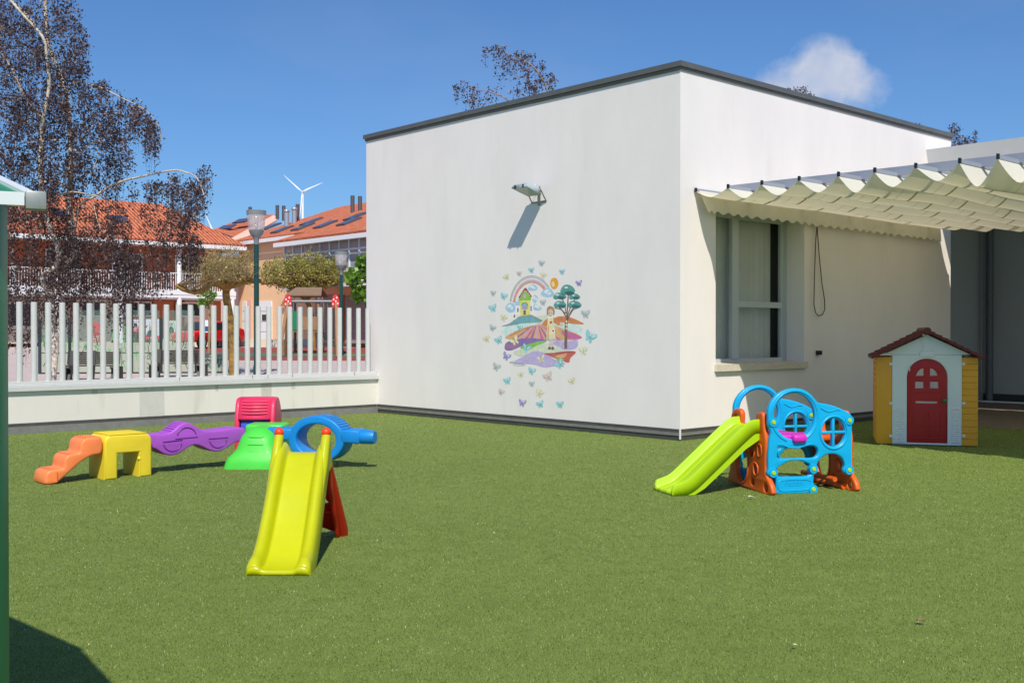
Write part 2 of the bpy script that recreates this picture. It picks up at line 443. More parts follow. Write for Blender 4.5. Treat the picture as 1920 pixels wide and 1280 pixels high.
# coping as mitred rings of two heights
def ring(g, off, z0, z1, inn=.3):
    o_ = [(-off, off), (LB + off, off), (LB + off, -LA - off), (-off, -LA - off)]
    i_ = [(inn, -inn), (LB - inn, -inn), (LB - inn, -LA + inn), (inn, -LA + inn)]
    vs = [ML @ Vector((t, s, z)) for z in (z0, z1) for (t, s) in o_ + i_]
    fs = []
    for k in range(4):
        j = (k + 1) % 4
        fs += [(k, j, j + 8, k + 8), (k + 8, j + 8, j + 12, k + 12), (k, k + 4, j + 4, j), (k + 4, k + 12, j + 12, j + 4)]
    g.add(vs, fs)
ring(g, .045, H0 + .045, H1); g.build('coping', M_coping, bld)
g = MB(); ring(g, .018, H0 - .002, H0 + .043); g.build('coping_drip', M_copunder, bld)
# plinth: membrane, metal strip, membrane at the foot of both walls
def plinth(root, pts_f, length, s_mats):
    for (nm, z0, z1, th, m) in s_mats:
        g = MB(); g.box(*length, 0.001, th, z0, z1, M=pts_f); g.build(nm, m, root)
PL = [('plinth_membrane', .0, .158, .014, M_plinth), ('plinth_strip', .068, .11, .026, M_strip)]
MAD = Matrix(((AD.x, -BD.x, 0, CORNER.x), (AD.y, -BD.y, 0, CORNER.y), (0, 0, 1, 0), (0, 0, 0, 1)))   # (u, s, z) -> world
plinth(bld, ML, (-.014, LB), PL)
plinth(bld, Mloc(MAD), (0.0, 7.24), [('plinth_membrane', .0, .1585, .013, M_plinth), ('plinth_strip', .068, .1105, .025, M_strip)])
# white sealant flash on the corner
g = MB(); g.box(-.031, -.012, .010, .030, 0.02, .158, M=ML); g.build('corner_bead', M_white, bld)
# window
win = MB()
win.box(WT0 + .001, WT0 + .03, -WD - .06, -WD, WZ0, WZ1, M=ML); win.box(WT1 - .16, WT1 - .001, -WD - .06, -WD, WZ0, WZ1, M=ML)
win.box(WT0 + .03, WT1 - .16, -WD - .06, -WD, WZ0 + .05, WZ0 + .12, M=ML); win.box(WT0 + .03, WT1 - .16, -WD - .06, -WD, WZ1 - .07, WZ1, M=ML)
mt0, mt1 = 1.62, 1.78
win.box(mt0, mt1, -WD - .058, -WD + .02, WZ0 + .121, WZ1 - .071, M=ML)
win.box(mt1, WT1 - .16, -WD - .055, -WD + .012, 1.895, 1.985, M=ML)
for k in (.035, .075, .115): win.box(WT1 - .16 + k, WT1 - .155 + k, -WD, -WD + .012, WZ0 + .05, WZ1, M=ML)
fr = win.build('window', M_alu, bld)
M_pane = glassy('window_glass', (40, 50, 50), .14, .02)
g = MB(); g.box(WT0 + .03, mt0, -WD - .035, -WD - .03, WZ0 + .12, WZ1 - .07, M=ML); g.box(mt1, WT1 - .16, -WD - .035, -WD - .03, WZ0 + .12, 1.895, M=ML)
g.box(mt1, WT1 - .16, -WD - .035, -WD - .03, 1.985, WZ1 - .07, M=ML); g.build('pane', M_pane, fr)
g = MB(); rows = []
for z in (WZ0, WZ1):
    rows.append([ML @ Vector((WT0 + .02 + i * .02, -WD - .16 + .008 * math.sin(i * .30) + .003 * math.sin(i * .9), z)) for i in range(104)])
g.grid(rows); g.build('curtain', mat('grey_green_curtain', (232, 240, 236), .9, var=.05), fr, smooth=60)
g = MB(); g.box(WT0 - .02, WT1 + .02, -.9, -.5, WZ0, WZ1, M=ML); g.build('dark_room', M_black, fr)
g = MB(); g.box(WT0 - .03, WT1 + .035, .0015, .055, WZ0 - .045, WZ0 + .052, M=ML)
g.add([ML @ Vector(p) for p in ((WT0, .0, WZ0 + .0521), (WT1, .0, WZ0 + .0521), (WT1, -WD, WZ0 + .062), (WT0, -WD, WZ0 + .062))], [(0, 1, 2, 3)])
g.build('window_sill', M_sill, fr)

# black socket box and awning cord on the right wall
sb = thing('outdoor_socket', 'small black outdoor socket box on the shaded white wall right of the window', 'socket', Bp(3.45, 0, 1.18), ANG)
pt = onplane(1532, 661, CORNER, AD)
sb.location = pt
g = MB(); g.box(-.045, .045, -.07, -.001, -.035, .035, r=.008); g.build('box', M_black, sb)
g = MB(); g.tube([(.045, -.03, 0), (.09, -.03, -.005)], .008); g.build('plug', M_black, sb)

# floodlight
fl = thing('floodlight', 'grey wall floodlight on a bracket high on the left white wall', 'floodlight', Ap(2.83, 0, 3.72), math.atan2(BD.y, BD.x) + math.pi)
# local x points outwards from the wall (-BD), y = -AD (to the right), z up
M_lamp = mat('lamp_casting', (176, 190, 196), .4, .5, metal=.1)
g = MB()
hb = lambda x, y, z: (x, y, z)
g.add([(.10, -.15, -.055), (.44, -.17, .045), (.44, .17, .045), (.10, .15, -.055), (.13, -.12, .075), (.40, -.15, .105), (.40, .15, .105), (.13, .12, .075)],
      [(4, 5, 6, 7), (0, 1, 5, 4), (1, 2, 6, 5), (2, 3, 7, 6), (3, 0, 4, 7)])
g.build('housing', M_lamp, fl, smooth=20, solid=.006)
g = MB(); g.add([(.11, -.143, -.046), (.432, -.164, .05), (.432, .164, .05), (.11, .143, -.046)], [(0, 1, 2, 3)]); g.build('lens', glassy('lamp_glass', (206, 218, 218), .5), fl, solid=.004)
g = MB(); g.box(.0, .010, -.03, .03, -.20, .10); g.tube([(.01, -.16, -.14), (.12, -.16, .02)], .010, 6); g.tube([(.01, .16, -.14), (.12, .16, .02)], .010, 6)
g.box(.0005, .014, -.17, .17, -.16, -.135); g.build('bracket', mat('zinc_bracket', (120, 124, 124), .5, metal=.4), fl)
g = MB(); g.tube([(.15, 0, .07), (.09, .02, .12), (.04, .05, .10), (.01, .06, .03)], .005, 6); g.build('cable', M_alu, fl)
for y in (-.09, .09):
    g = MB(); g.box(.425, .447, y - .012, y + .012, .03, .085, r=.004); g.build('clip', M_black, fl)

# ------------------------------------------------------------------ low wall and fence
lw = thing('boundary_wall', 'low stained cream wall that carries the metal fence', 'wall', FW, ANG)
g = MB(); g.box(-11, -.001, .0, .2, 0, .625); wl_o = g.build('wall', M_lowwall, lw)
g = MB(); g.box(-11, -.03, -.014, -.001, 0, .158); g.build('plinth_membrane', M_plinth, lw)
g = MB(); g.box(-11, -.03, -.05, -.015, 0, .072); g.box(-11, -.03, -.05, -.03, .072, .11); g.build('plinth_strip', M_strip, lw)
M_patch = mat('cement_patch', (196, 194, 188), .9, var=.05, vscale=5)
def patch(u0, u1, z0, z1, seed):
    rr = random.Random(seed); n = 9; P = []
    for i in range(n): P.append((u0 + (u1 - u0) * i / (n - 1), -.0018, z0 + rr.uniform(-.01, .01)))
    for i in range(n): P.append((u1 - (u1 - u0) * i / (n - 1) + rr.uniform(-.012, .012), -.0018, z1 + rr.uniform(-.02, .02)))
    g = MB(); g.poly(P); g.build('cement_patch', M_patch, lw)
patch(-4.63, -4.21, .17, .60, 1)
M_streak = mat('grime_streak', (190, 187, 178), .9, var=.08, vscale=9)
rr = random.Random(8)
for (u0, u1, z0) in ((-2.46, -2.25, .30), (-3.32, -3.26, .52), (-1.86, -1.78, .50), (-5.4, -5.3, .54)):
    P = [(u0, -.0016, .62)] + [(u0 + (u1 - u0) * (i + .5) / 8, -.0016, z0 + rr.uniform(-.02, .16) * (.62 - z0)) for i in range(8)] + [(u1, -.0016, .62)]
    g = MB(); g.poly(P); g.build('grime_streak', M_streak, lw)
fc = thing('metal_fence', 'pale grey metal fence of round upright pickets on the low wall', 'fence', FW + Vector((0, 0, .625)), ANG)
g = MB(); g.box(-11, -.002, -.055, .15, .005, .085, r=.006); g.box(-11, -.02, .005, .10, .0855, .15, r=.006); g.build('rail', M_fence, fc)
for x in (-.52, -1.83, -2.32, -2.62, -3.95): g = MB(); g.box(x - .004, x + .004, .002, .0045, .088, .148); g.build('rust_joint', M_rust, fc)
pk = None
for i in range(46):
    x = -(.19 + .2085 * i)
    if pk is None:
        g = MB(); g.tube([(0, .05, .14), (0, .05, 1.33)], .045, 18); g.tube([(0, .05, 1.3301), (0, .05, 1.338)], .041, 18)
        pk = g.build('picket', M_fence, fc, smooth=40); pk.location = (x, 0, 0)
    else:
        c = pk.copy(); COL.objects.link(c); c.parent = fc; c.location = (x, 0, 0)

# ------------------------------------------------------------------ porch wing on the right
wg = thing('porch_wing', 'shaded side wing with a pale overhanging roof edge right of the white building', 'building', Bp(8.2, 0, 0), ANG)
WL = lambda: mtx(wg).inverted() @ MBD
MW = mtx(wg).inverted() @ MBD
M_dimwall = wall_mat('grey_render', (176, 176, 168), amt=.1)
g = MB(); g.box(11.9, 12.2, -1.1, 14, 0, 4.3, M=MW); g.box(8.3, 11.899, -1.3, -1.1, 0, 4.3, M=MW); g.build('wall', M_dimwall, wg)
g = MB(); g.box(11.87, 11.899, -1.05, 14, .0, .17, M=MW); g.build('baseboard', M_asph, wg)
g = MB(); g.add([MW @ Vector(p) for p in ((7.12, 0.001, 4.86), (7.12, 14, 4.86), (7.24, 14, 4.50), (7.24, .001, 4.50), (13, .001, 4.86), (13, 14, 4.86), (13, 14, 4.5), (13, .001, 4.5))],
                [(0, 1, 2, 3), (0, 4, 5, 1), (3, 2, 6, 7), (0, 3, 7, 4), (1, 5, 6, 2), (4, 7, 6, 5)])
g.box(8.13, 13, -1.3, -.001, 4.31, 4.859, M=MW); g.build('roof_slab', mat('pale_fascia', (206, 206, 204), .6, var=.03), wg)
dp = MB(); dp.tube([MW @ Vector((11.74, -.85, 0)), MW @ Vector((11.74, -.85, 4.3))], .075, 14)
dp.tube([MW @ Vector((11.74, -.85, 2.3)), MW @ Vector((11.74, -.85, 2.36))], .085, 14)
dp.build('downpipe', mat('dark_pipe', (100, 100, 100), .5), wg, smooth=40)
M_tile = paving_mat('porch_tiles', (120, 104, 92), (108, 94, 84), (80, 72, 66), 2.2)
g = MB(); g.add([Bp(t, s, .005) for (t, s) in ((5.16, .001), (12.0, .001), (12.0, 14), (5.16, 14))], [(0, 1, 2, 3)])
g.add([Bp(t, s, .005) for (t, s) in ((8.12, -1.2), (12.0, -1.2), (12.0, .001), (8.12, .001))], [(0, 1, 2, 3)])
o = g.build('porch_floor', M_tile); o['kind'] = 'structure'
g = MB(); g.box(11.45, 11.6, -1.05, 14, .006, .03, M=MW); g.build('painted_sun_strip', mat('painted_sunlight', (240, 240, 236), .4), wg)  # near-white strip that paints a line of sunlight onto the porch floor

# ------------------------------------------------------------------ fabric canopy
cz, T0, T1, NW = 3.52, .30, 7.58, 15
SB = [.03, .62, 1.20, 1.80, 2.39, 2.90, 3.44, 3.98, 4.42, 4.94, 5.46, 5.98, 6.50, 7.02, 7.54, 8.06]    # crossbar distances from the wall
et = lambda s: T0 - .088 * s           # the free edge runs slightly skewed
ez = lambda s: cz - .023 * s           # and the sail falls away from the wall
cn = thing('shade_canopy', 'cream pleated fabric shade sail hanging in waves beside the white wall', 'canopy', Bp(T0, 0, 0), ANG)
MC = mtx(cn).inverted() @ MBD
M_fab = mat('cream_canvas', (236, 234, 224), .9, .1, trans=.38, tcol=(224, 214, 182), var=.03, vscale=3)
M_seam_shadow = mat('canvas_seam_and_shadow', (196, 188, 160), .9, .1, trans=.15, tcol=(160, 150, 108))
sags = [.10, .15, .17, .19, .22, .21, .20, .27, .27, .26, .25, .26, .25, .24, .25]
def fab_z(s, u):
    i = max(k for k in range(NW) if SB[k] <= s + 1e-6); v = min(1, (s - SB[i]) / (SB[i + 1] - SB[i]))
    v = v ** (1 + .10 * math.sin(i * 2.3 + u * 3))
    d = abs(2 * v - 1); f = .62 * (math.sqrt(1.035) - math.sqrt(d * d + .035)) / (math.sqrt(1.035) - math.sqrt(.035)) + .38 * math.sin(math.pi * v)
    return ez(s) - .03 - sags[i] * (1 + .07 * math.sin(u * 11 + i * 1.9) + .03 * math.sin(u * 29 + i)) * f
SS = [SB[i] + (SB[i + 1] - SB[i]) * k / 12 for i in range(NW) for k in range(12)] + [SB[NW]]
def fab_rows(us, dz=0, dt=(0,)):
    return [[MC @ Vector((et(s) + (T1 - et(s)) * u + d, s, fab_z(s, u) + dz)) for s in SS] for u in us for d in dt]
us = [k / 20 for k in range(21)]
g = MB(); g.grid(fab_rows(us)); g.build('fabric', M_fab, cn, smooth=50)
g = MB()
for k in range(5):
    for (o_, w_) in ((.12, .012), (.165, .05)): g.grid(fab_rows([o_ + .19 * k], -.004, (0, w_)))  # thin seam, then a wider dark strip painting the guide rail's shadow
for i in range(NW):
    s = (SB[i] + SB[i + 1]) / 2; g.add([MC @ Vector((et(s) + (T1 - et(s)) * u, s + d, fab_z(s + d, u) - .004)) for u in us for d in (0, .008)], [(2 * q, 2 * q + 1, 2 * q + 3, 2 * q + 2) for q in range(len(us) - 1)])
g.build('seam_and_shadow_bar', M_seam_shadow, cn)
for i in range(NW + 1):
    s = SB[i]; z = ez(s)
    g = MB(); g.box(et(s) + .03, T1, s - .012, s + .012, z - .035, z + .012, M=MC); bo = g.build('crossbar', mat('crossbar_alu', (160, 166, 178), .45, metal=.2), cn)
    g = MB(); g.box(et(s) - .005, et(s) + .0295, s - .014, s + .014, z - .038, z + .022, r=.004, M=MC); g.build('end_cap', M_black, bo)
for off in (.55, None):
    g = MB(); P = []
    for s in (.25, SB[-1]):
        t = et(s) + off if off else T1 - .5
        P.append([(t + a, s, ez(s) + b) for a, b in ((-.02, -.022), (.02, -.022), (.02, .085), (-.02, .085))])
    g.add([MC @ Vector(p) for q in P for p in q], [(0, 1, 2, 3), (4, 7, 6, 5), (0, 4, 5, 1), (1, 5, 6, 2), (2, 6, 7, 3), (3, 7, 4, 0)])
    g.build('guide_rail', mat('rail_alu', (150, 156, 170), .5, metal=.15), cn)
g = MB(); r0, r1 = [], []
n = 29 * 8
for q in range(n + 1):
    t = T0 + .02 + (T1 - T0 - .04) * q / n
    e = min(1, q / 12) ; wv = .018 * math.sin(t * 3.1) + .012 * math.sin(t * 7.3)
    r0.append(MC @ Vector((t, .07 + .01 * math.sin(t * 3), cz - .02)))
    tt = t + (.14 * (1 - e) if q < 12 else 0)
    r1.append(MC @ Vector((tt, .085 + wv + .03, cz - .31 - .021 * math.cos(2 * math.pi * (q / 8)))))
mid = [[a.lerp(b_, k / 4) for a, b_ in zip(r0, r1)] for k in range(5)]
g.grid(mid); g.build('valance', M_fab, cn, smooth=60)
# pull cord that hangs from the awning against the wall
cd = thing('awning_cord', 'thin dark cord loop hanging from the canopy valance against the wall', 'cord', onplane(1531, 425, CORNER - AD * .06, AD), ANG)
P = [onplane(x, y, CORNER - AD * .05, AD) for (x, y) in ((1532, 418), (1529, 460), (1527, 520), (1526, 570), (1529, 586), (1535, 592), (1542, 590), (1546.5, 580), (1546, 562), (1541, 530), (1536, 480), (1533, 440), (1532, 418))]
g = MB(); g.tube(P, .008, 6); g.build('loop', mat('dark_cord', (74, 58, 48), .8), cd, world=True)
# ------------------------------------------------------------------ plastic materials
def plastic(name, rgb, rough=.32): return mat(name, rgb, rough + .08, .4, var=.06, vscale=4, bump=.06, bscale=140, coat=.05, detail=10)
P_yel = plastic('acid_yellow_plastic', (182, 186, 12), .2)
P_red = plastic('red_plastic', (200, 30, 14))
P_ball = plastic('orange_red_plastic', (232, 66, 24))
P_amb = plastic('warm_yellow_plastic', (230, 204, 50), .4)
P_org = plastic('salmon_orange_plastic', (246, 134, 76), .4)
P_pur = plastic('purple_plastic', (166, 82, 192), .4)
P_grn = plastic('bright_green_plastic', (72, 200, 66), .4)
P_pnk = plastic('raspberry_plastic', (224, 50, 92), .4)
P_blu = plastic('blue_plastic', (14, 128, 204), .38)
P_ind = plastic('indigo_plastic', (70, 88, 214), .4)
P_cya = plastic('cyan_plastic', (6, 164, 216), .3)
P_ora = plastic('orange_plastic', (214, 92, 22), .34)
P_lim = plastic('lime_plastic', (166, 202, 14), .34)
P_mag = plastic('magenta_plastic', (206, 44, 180), .36)

def sweep(path, sec, cap=True):
    """path: (y, z) points; sec(i, u): list of (x, h) measured from the path, h along the path normal"""
    g = MB(); rows = []; n = len(path)
    for i, (y, z) in enumerate(path):
        a = path[max(i - 1, 0)]; b = path[min(i + 1, n - 1)]
        d = Vector((0, b[0] - a[0], b[1] - a[1])).normalized(); nn_ = Vector((0, -d.z, d.y))
        rows.append([Vector((x, y, z)) + nn_ * h for (x, h) in sec(i, i / (n - 1))])
    g.grid(rows); return g, rows
def lerp_path(P, k=6):
    out = []
    n = len(P)
    for i in range(n - 1):
        p0, p1, p2, p3 = (Vector((*P[min(max(i + j, 0), n - 1)], 0)) for j in (-1, 0, 1, 2))
        for q in range(k):
            t = q / k
            v = .5 * ((2 * p1) + (-p0 + p2) * t + (2 * p0 - 5 * p1 + 4 * p2 - p3) * t * t + (-p0 + 3 * p1 - 3 * p2 + p3) * t ** 3)
            out.append((v.x, v.y))
    out.append(tuple(P[-1])); return out

# ------------------------------------------------------------------ yellow slide with red ladder
sl = thing('toddler_slide', 'small acid yellow slide with red legs and two round red knobs on its posts', 'slide', (-1.450, 6.655, 0), 0)
path = lerp_path([(0, .030), (.05, .033), (.12, .048), (.20, .088), (.30, .170), (.42, .293), (.55, .445), (.68, .578), (.745, .642), (.80, .668), (.86, .668)], 4)
def sec(i, u):
    f = min(1, .40 + u * 5.5)
    w = .945 if i == 0 else (.98 if i == 1 else 1)
    k = 1 - .10 * u
    S = [(.199, -.088 * min(1, f)), (.2005, -.045 * f), (.200, -.005 * f), (.197, .025 * f), (.190, .047 * f), (.178, .062 * f), (.161, .070 * f), (.143, .066 * f), (.128, .052 * f), (.118, .030 * f), (.111, .012 * f), (.102, .002), (.09, 0), (.05, -.001)]
    S = [(x * w * k, h) for x, h in S]
    return S + [(0, -.001)] + [(-x, h) for x, h in reversed(S)]
g, rows = sweep(path, sec)
# front lip down to the turf
g2 = MB(); lip = [[Vector((p.x, p.y - .006, max(.002, p.z - .012))) for p in rows[0]], [Vector((p.x * .995, p.y - .004, .002)) for p in rows[0]]]
g.grid([rows[0]] + lip)
g.build('chute', P_yel, sl, smooth=60, solid=.007, merge=True)
for sx in (-1, 1):
    # post that carries the rail up to the knob
    g = MB()
    pts = lerp_path([(.36, .24), (.52, .43), (.66, .595), (.735, .70), (.775, .755), (.80, .785)], 4)
    g.tube([(sx * (.163 - .0 * i), y, z) for i, (y, z) in enumerate(pts)], [.024 + .013 * min(1, i / 8) - .006 * (i / len(pts)) for i in range(len(pts))], 16)
    g.build('rail_post', P_yel, sl, smooth=60)
    plate('side_cheek', [smoothloop([(.60, .50), (.70, .655), (.775, .775), (.81, .79), (.835, .77), (.885, .67), (.935, .585), (.945, .555), (.88, .55), (.75, .53)], 3)],
          (sx * .163, 0, 0), (0, 1, 0), (0, 0, 1), .05, .014, P_yel, sl)
    g = MB(); g.sphere((sx * .163, .802, .812), .0335, n=24, m=14); g.tube([(sx * .163, .80, .775), (sx * .163, .80, .80)], .026, 16); g.build('knob', P_ball, sl, smooth=60)
    # red leg: splayed, thick, foot rounded
    g = MB(); q = sx
    g.tube([(q * .155, .90, .58), (q * .165, 1.02, .42), (q * .18, 1.18, .21), (q * .193, 1.30, .05), (q * .195, 1.325, .004)], [.034, .038, .043, .045, .040], 14)
    g.build('leg', P_red, sl, smooth=60)
for sx in (-1, 1):
    plate('leg_web', [smoothloop([(.85, .59), (.95, .60), (1.06, .43), (1.20, .24), (1.32, .05), (1.30, .006), (1.22, .008), (1.16, .10), (1.07, .20), (.99, .33), (.90, .42)], 3)],
          (sx * .168, 0, 0), (0, 1, 0), (0, 0, 1), .03, .010, P_red, sl)
# ladder panel between the legs, in the plane of the legs
lo, lu = Vector((0, .905, .58)), Vector((0, .425, -.58)).normalized()
tv = lambda d: .155 + .045 * d / .72
outl = [(-tv(0), 0), (tv(0), 0), (tv(.7), .70), (.11, .66), (.0, .60), (-.11, .66), (-tv(.7), .70)]
h1 = [(-.12, .09), (.12, .09), (.125, .15), (.06, .175), (0, .18), (-.06, .175), (-.125, .15)]
h2 = [(-.13, .38), (-.08, .29), (0, .255), (.08, .29), (.13, .38), (.06, .40), (0, .405), (-.06, .40)]
plate('ladder_panel', [outl, h1, h2], lo, (1, 0, 0), lu, .02, .006, P_red, sl)
for d in (.045, .215, .47):
    g = MB(); c = lo + lu * d; w_ = tv(d) - .02
    g.box(-w_, w_, c.y - .03, c.y + .07, c.z - .012, c.z + .012, r=.008); g.build('step', P_red, sl, smooth=50)
# ------------------------------------------------------------------ balance course of five pieces
O5 = Vector((-4.15, 10.98, 0))
G5 = 'balance course pieces'
tb = thing('toy_table_block', 'yellow plastic arch block between the orange steps and the purple beam', 'play block', O5, ANG, G5)
P_ = [(0, 0), (.135, 0), (.135, .262), (.365, .262), (.365, 0), (.50, 0), (.50, .36)] + ell(.425, .375, .075, .075, 7, 0, 90) + ell(.075, .375, .075, .075, 7, 90, 180) + [(0, .36)]
plate('block', [P_], (0, .23, 0), (1, 0, 0), (0, 0, 1), .44, .02, P_amb, tb)
g = MB(); g.box(.05, .45, .012, .45, .4495, .458, r=.003)
for i in range(8): g.tube([(.07 + .045 * i, .05, .459), (.07 + .045 * i, .41, .459)], .004, 6)
g.build('top_tread', P_amb, tb, smooth=40)
g = MB(); g.sphere((.372, .03, .19), .022); g.build('peg', P_amb, tb, smooth=60)

st = thing('toy_steps', 'salmon orange plastic steps of three rounded treads at the left end of the course', 'play steps', O5, ANG, G5)
prof = [(-.02, .43), (-.10, .438), (-.17, .435), (-.215, .41), (-.232, .36), (-.24, .31), (-.262, .292), (-.33, .285), (-.375, .265), (-.395, .22), (-.402, .165), (-.42, .148), (-.50, .145), (-.555, .128), (-.575, .09), (-.58, .01), (-.49, .004), (-.44, .03), (-.33, .12), (-.22, .205), (-.12, .255), (-.02, .28)]
prof = smoothloop(prof, 3)
plate('steps', [prof], (0, .20, 0), (1, 0, 0), (0, 0, 1), .34, .022, P_org, st)
g = MB()
for (x0, x1, z) in ((-.17, -.05, .439), (-.345, -.27, .288), (-.52, -.43, .147)):
    for i in range(5):
        x = x0 + (x1 - x0) * i / 4; g.tube([(x, .06, z), (x, .34, z)], .0045, 6)
g.build('grip_rib', P_org, st, smooth=60)
g = MB(); g.box(-.50, -.47, .015, .03, .02, .13, r=.004); g.build('connector', P_org, st)

pb = thing('wavy_balance_beam', 'purple plastic wavy balance beam between yellow block and green hill', 'balance beam', O5 + BD * .5, ANG, G5)
prof = [(.0, .42), (.12, .42), (.2, .42), (.27, .44), (.35, .50), (.43, .527), (.51, .50), (.60, .44), (.68, .42), (.85, .425), (1.12, .43), (1.12, .30), (1.0, .27), (.92, .22), (.80, .185), (.70, .21), (.60, .262), (.52, .28), (.44, .25), (.36, .205), (.27, .185), (.18, .205), (.08, .27), (0, .29)]
plate('beam', [smoothloop(prof, 3)], (0, .24, 0), (1, 0, 0), (0, 0, 1), .28, .016, P_pur, pb)
M_pdk = plastic('purple_groove', (112, 44, 140))
g = MB()
def arcstrip(g, cx, cz_, r, a0, a1, y, rad=.006):
    g.tube([(cx + r * math.cos(R(a0 + (a1 - a0) * i / 14)), y, cz_ + r * math.sin(R(a0 + (a1 - a0) * i / 14))) for i in range(15)], rad, 6)
arcstrip(g, .43, .36, .115, 20, 160, .098); arcstrip(g, .80, .335, .105, 195, 345, .098); arcstrip(g, .27, .335, .105, 195, 345, .098)
g.tube([(.16, .098, .335), (.38, .098, .345)], .006, 6); g.tube([(.69, .098, .335), (.92, .098, .335)], .006, 6)
g.tube([(.30, .098, .36), (.56, .098, .365)], .005, 6)
g.build('moulded_line', M_pdk, pb, smooth=60)
g = MB()
for i in range(7):
    x = .27 + .028 * i; z = .438 + .088 * math.sin(math.pi * .5 * min(1, (x - .26) / .17)); g.tube([(x, .13, z), (x, .35, z)], .005, 6)
g.build('grip_rib', P_pur, pb, smooth=60)

HX, HY = -2.93, 12.28
gh = thing('green_stepping_hill', 'bright green plastic stepping hill in the middle of the course', 'play hill', (HX + .09, HY, 0), 0, G5)
g = MB(); rows = []
# horizontal rounded sections, front slopes towards the viewer
def rrect(x0, x1, y0, y1, z, r, n=5):
    out = []
    for (cx, cy, a) in ((x1 - r, y1 - r, 0), (x0 + r, y1 - r, 90), (x0 + r, y0 + r, 180), (x1 - r, y0 + r, 270)):
        for i in range(n): out.append(Vector((cx + r * math.cos(R(a + 90 * i / (n - 1))), cy + r * math.sin(R(a + 90 * i / (n - 1))), z)))
    return out
secs = [(0, .35, -.44, .08), (.06, .34, -.435, .09), (.12, .315, -.42, .10), (.15, .285, -.405, .12), (.18, .256, -.392, .13), (.21, .236, -.38, .13), (.26, .22, -.366, .13), (.31, .203, -.35, .13), (.35, .186, -.33, .13), (.38, .165, -.30, .13), (.408, .136, -.262, .115), (.43, .095, -.215, .08), (.443, .04, -.16, .035)]
for (z, hx, yf, r) in secs: rr = rrect(-hx, hx, yf, .18, z, r); rows.append(rr + [rr[0]])
g.grid(rows); g.poly(rows[-1][:-1]); g.build('hill', P_grn, gh, smooth=50, merge=True)
g = MB(); g.box(-.22, .22, .05, .42, .02, .452, r=.03); g.build('top_block', P_grn, gh, smooth=50)
g = MB()
for (z, w_, y) in ((.345, .10, -.338), (.265, .12, -.366), (.19, .13, -.382)): g.tube([(-w_, y + .02, z), (-w_ * .6, y - .002, z), (w_ * .6, y - .002, z), (w_, y + .02, z)], .006, 6)
g.build('moulded_rib', P_grn, gh, smooth=60)

pk_ = thing('raspberry_climbing_ramp', 'raspberry red high climbing ramp with a blue step, behind the green hill', 'climbing ramp', (-3.07, 12.98, 0), R(4), G5)
for sx in (-1, 1):
    plate('side_panel', [smoothloop([(-.20, .05), (-.22, .40), (-.17, .60), (-.10, .70), (.02, .725), (.20, .70), (.38, .52), (.44, .20), (.44, .02), (.30, .02), (.25, .25), (.10, .35), (-.05, .25), (-.08, .02), (-.18, .0)], 4)],
          (sx * .205, 0, 0), (0, 1, 0), (0, 0, 1), .06, .02, P_pnk, pk_)
g = MB(); pr = lerp_path([(-.215, .47), (-.19, .58), (-.13, .67), (-.05, .712), (.05, .72), (.2, .69), (.32, .58)], 4)
gg, rows = sweep([(a, b) for a, b in pr], lambda i, u: [(.19, 0), (0, .002), (-.19, 0)]); gg.build('ribbed_top', P_pnk, pk_, smooth=50, solid=.02)
g = MB()
for (y, z) in ((-.208, .58), (-.194, .615), (-.172, .65), (-.14, .684), (-.218, .545)): g.tube([(-.15, y + .004, z), (-.05, y - .004, z - .004), (.05, y - .004, z - .004), (.15, y + .004, z)], .010, 6)
g.build('moulded_rib', P_pnk, pk_, smooth=60)
g = MB(); g.box(-.165, .165, -.19, .20, .30, .455, r=.012)
for i in range(9): g.tube([(-.14 + .035 * i, -.16, .457), (-.14 + .035 * i, .05, .457)], .007, 6)
g.build('blue_step', P_ind, pk_, smooth=50)

AB = R(-14.5)
ba = thing('blue_ring_beam', 'blue plastic beam with a round tunnel ring on the right side of the course', 'balance beam', (HX + .17, HY - .06, 0), AB, G5)
ox, ozc, ro = .63, .318, .262
loops = [ell(ox, ozc, .335, ro, 56), ell(ox, ozc - .003, .24, .175, 44)]
plate('ring', loops, (0, .03, 0), (1, 0, 0), (0, 0, 1), .30, .018, P_blu, ba)
g = MB(); g.box(-.02, .345, -.12, .18, .30, .43, r=.02); g.box(.915, 1.12, -.12, .18, .285, .43, r=.02); g.build('beam', P_blu, ba, smooth=50)
g = MB(); g.tube([(1.11, -.03, .352), (1.14, -.03, .352), (1.27, -.03, .352), (1.30, -.03, .352)], [.068, .078, .078, .066], 20); g.box(1.07, 1.14, -.11, .05, .278, .424, r=.02); g.build('connector', P_blu, ba, smooth=50)
g = MB()
for i in range(7):
    a = R(68 - 7 * i); g.tube([(ox + .336 * math.cos(a), -.10, ozc + (ro + .001) * math.sin(a)), (ox + .336 * math.cos(a), .16, ozc + (ro + .001) * math.sin(a))], .006, 6)
g.build('grip_rib', P_blu, ba, smooth=60)

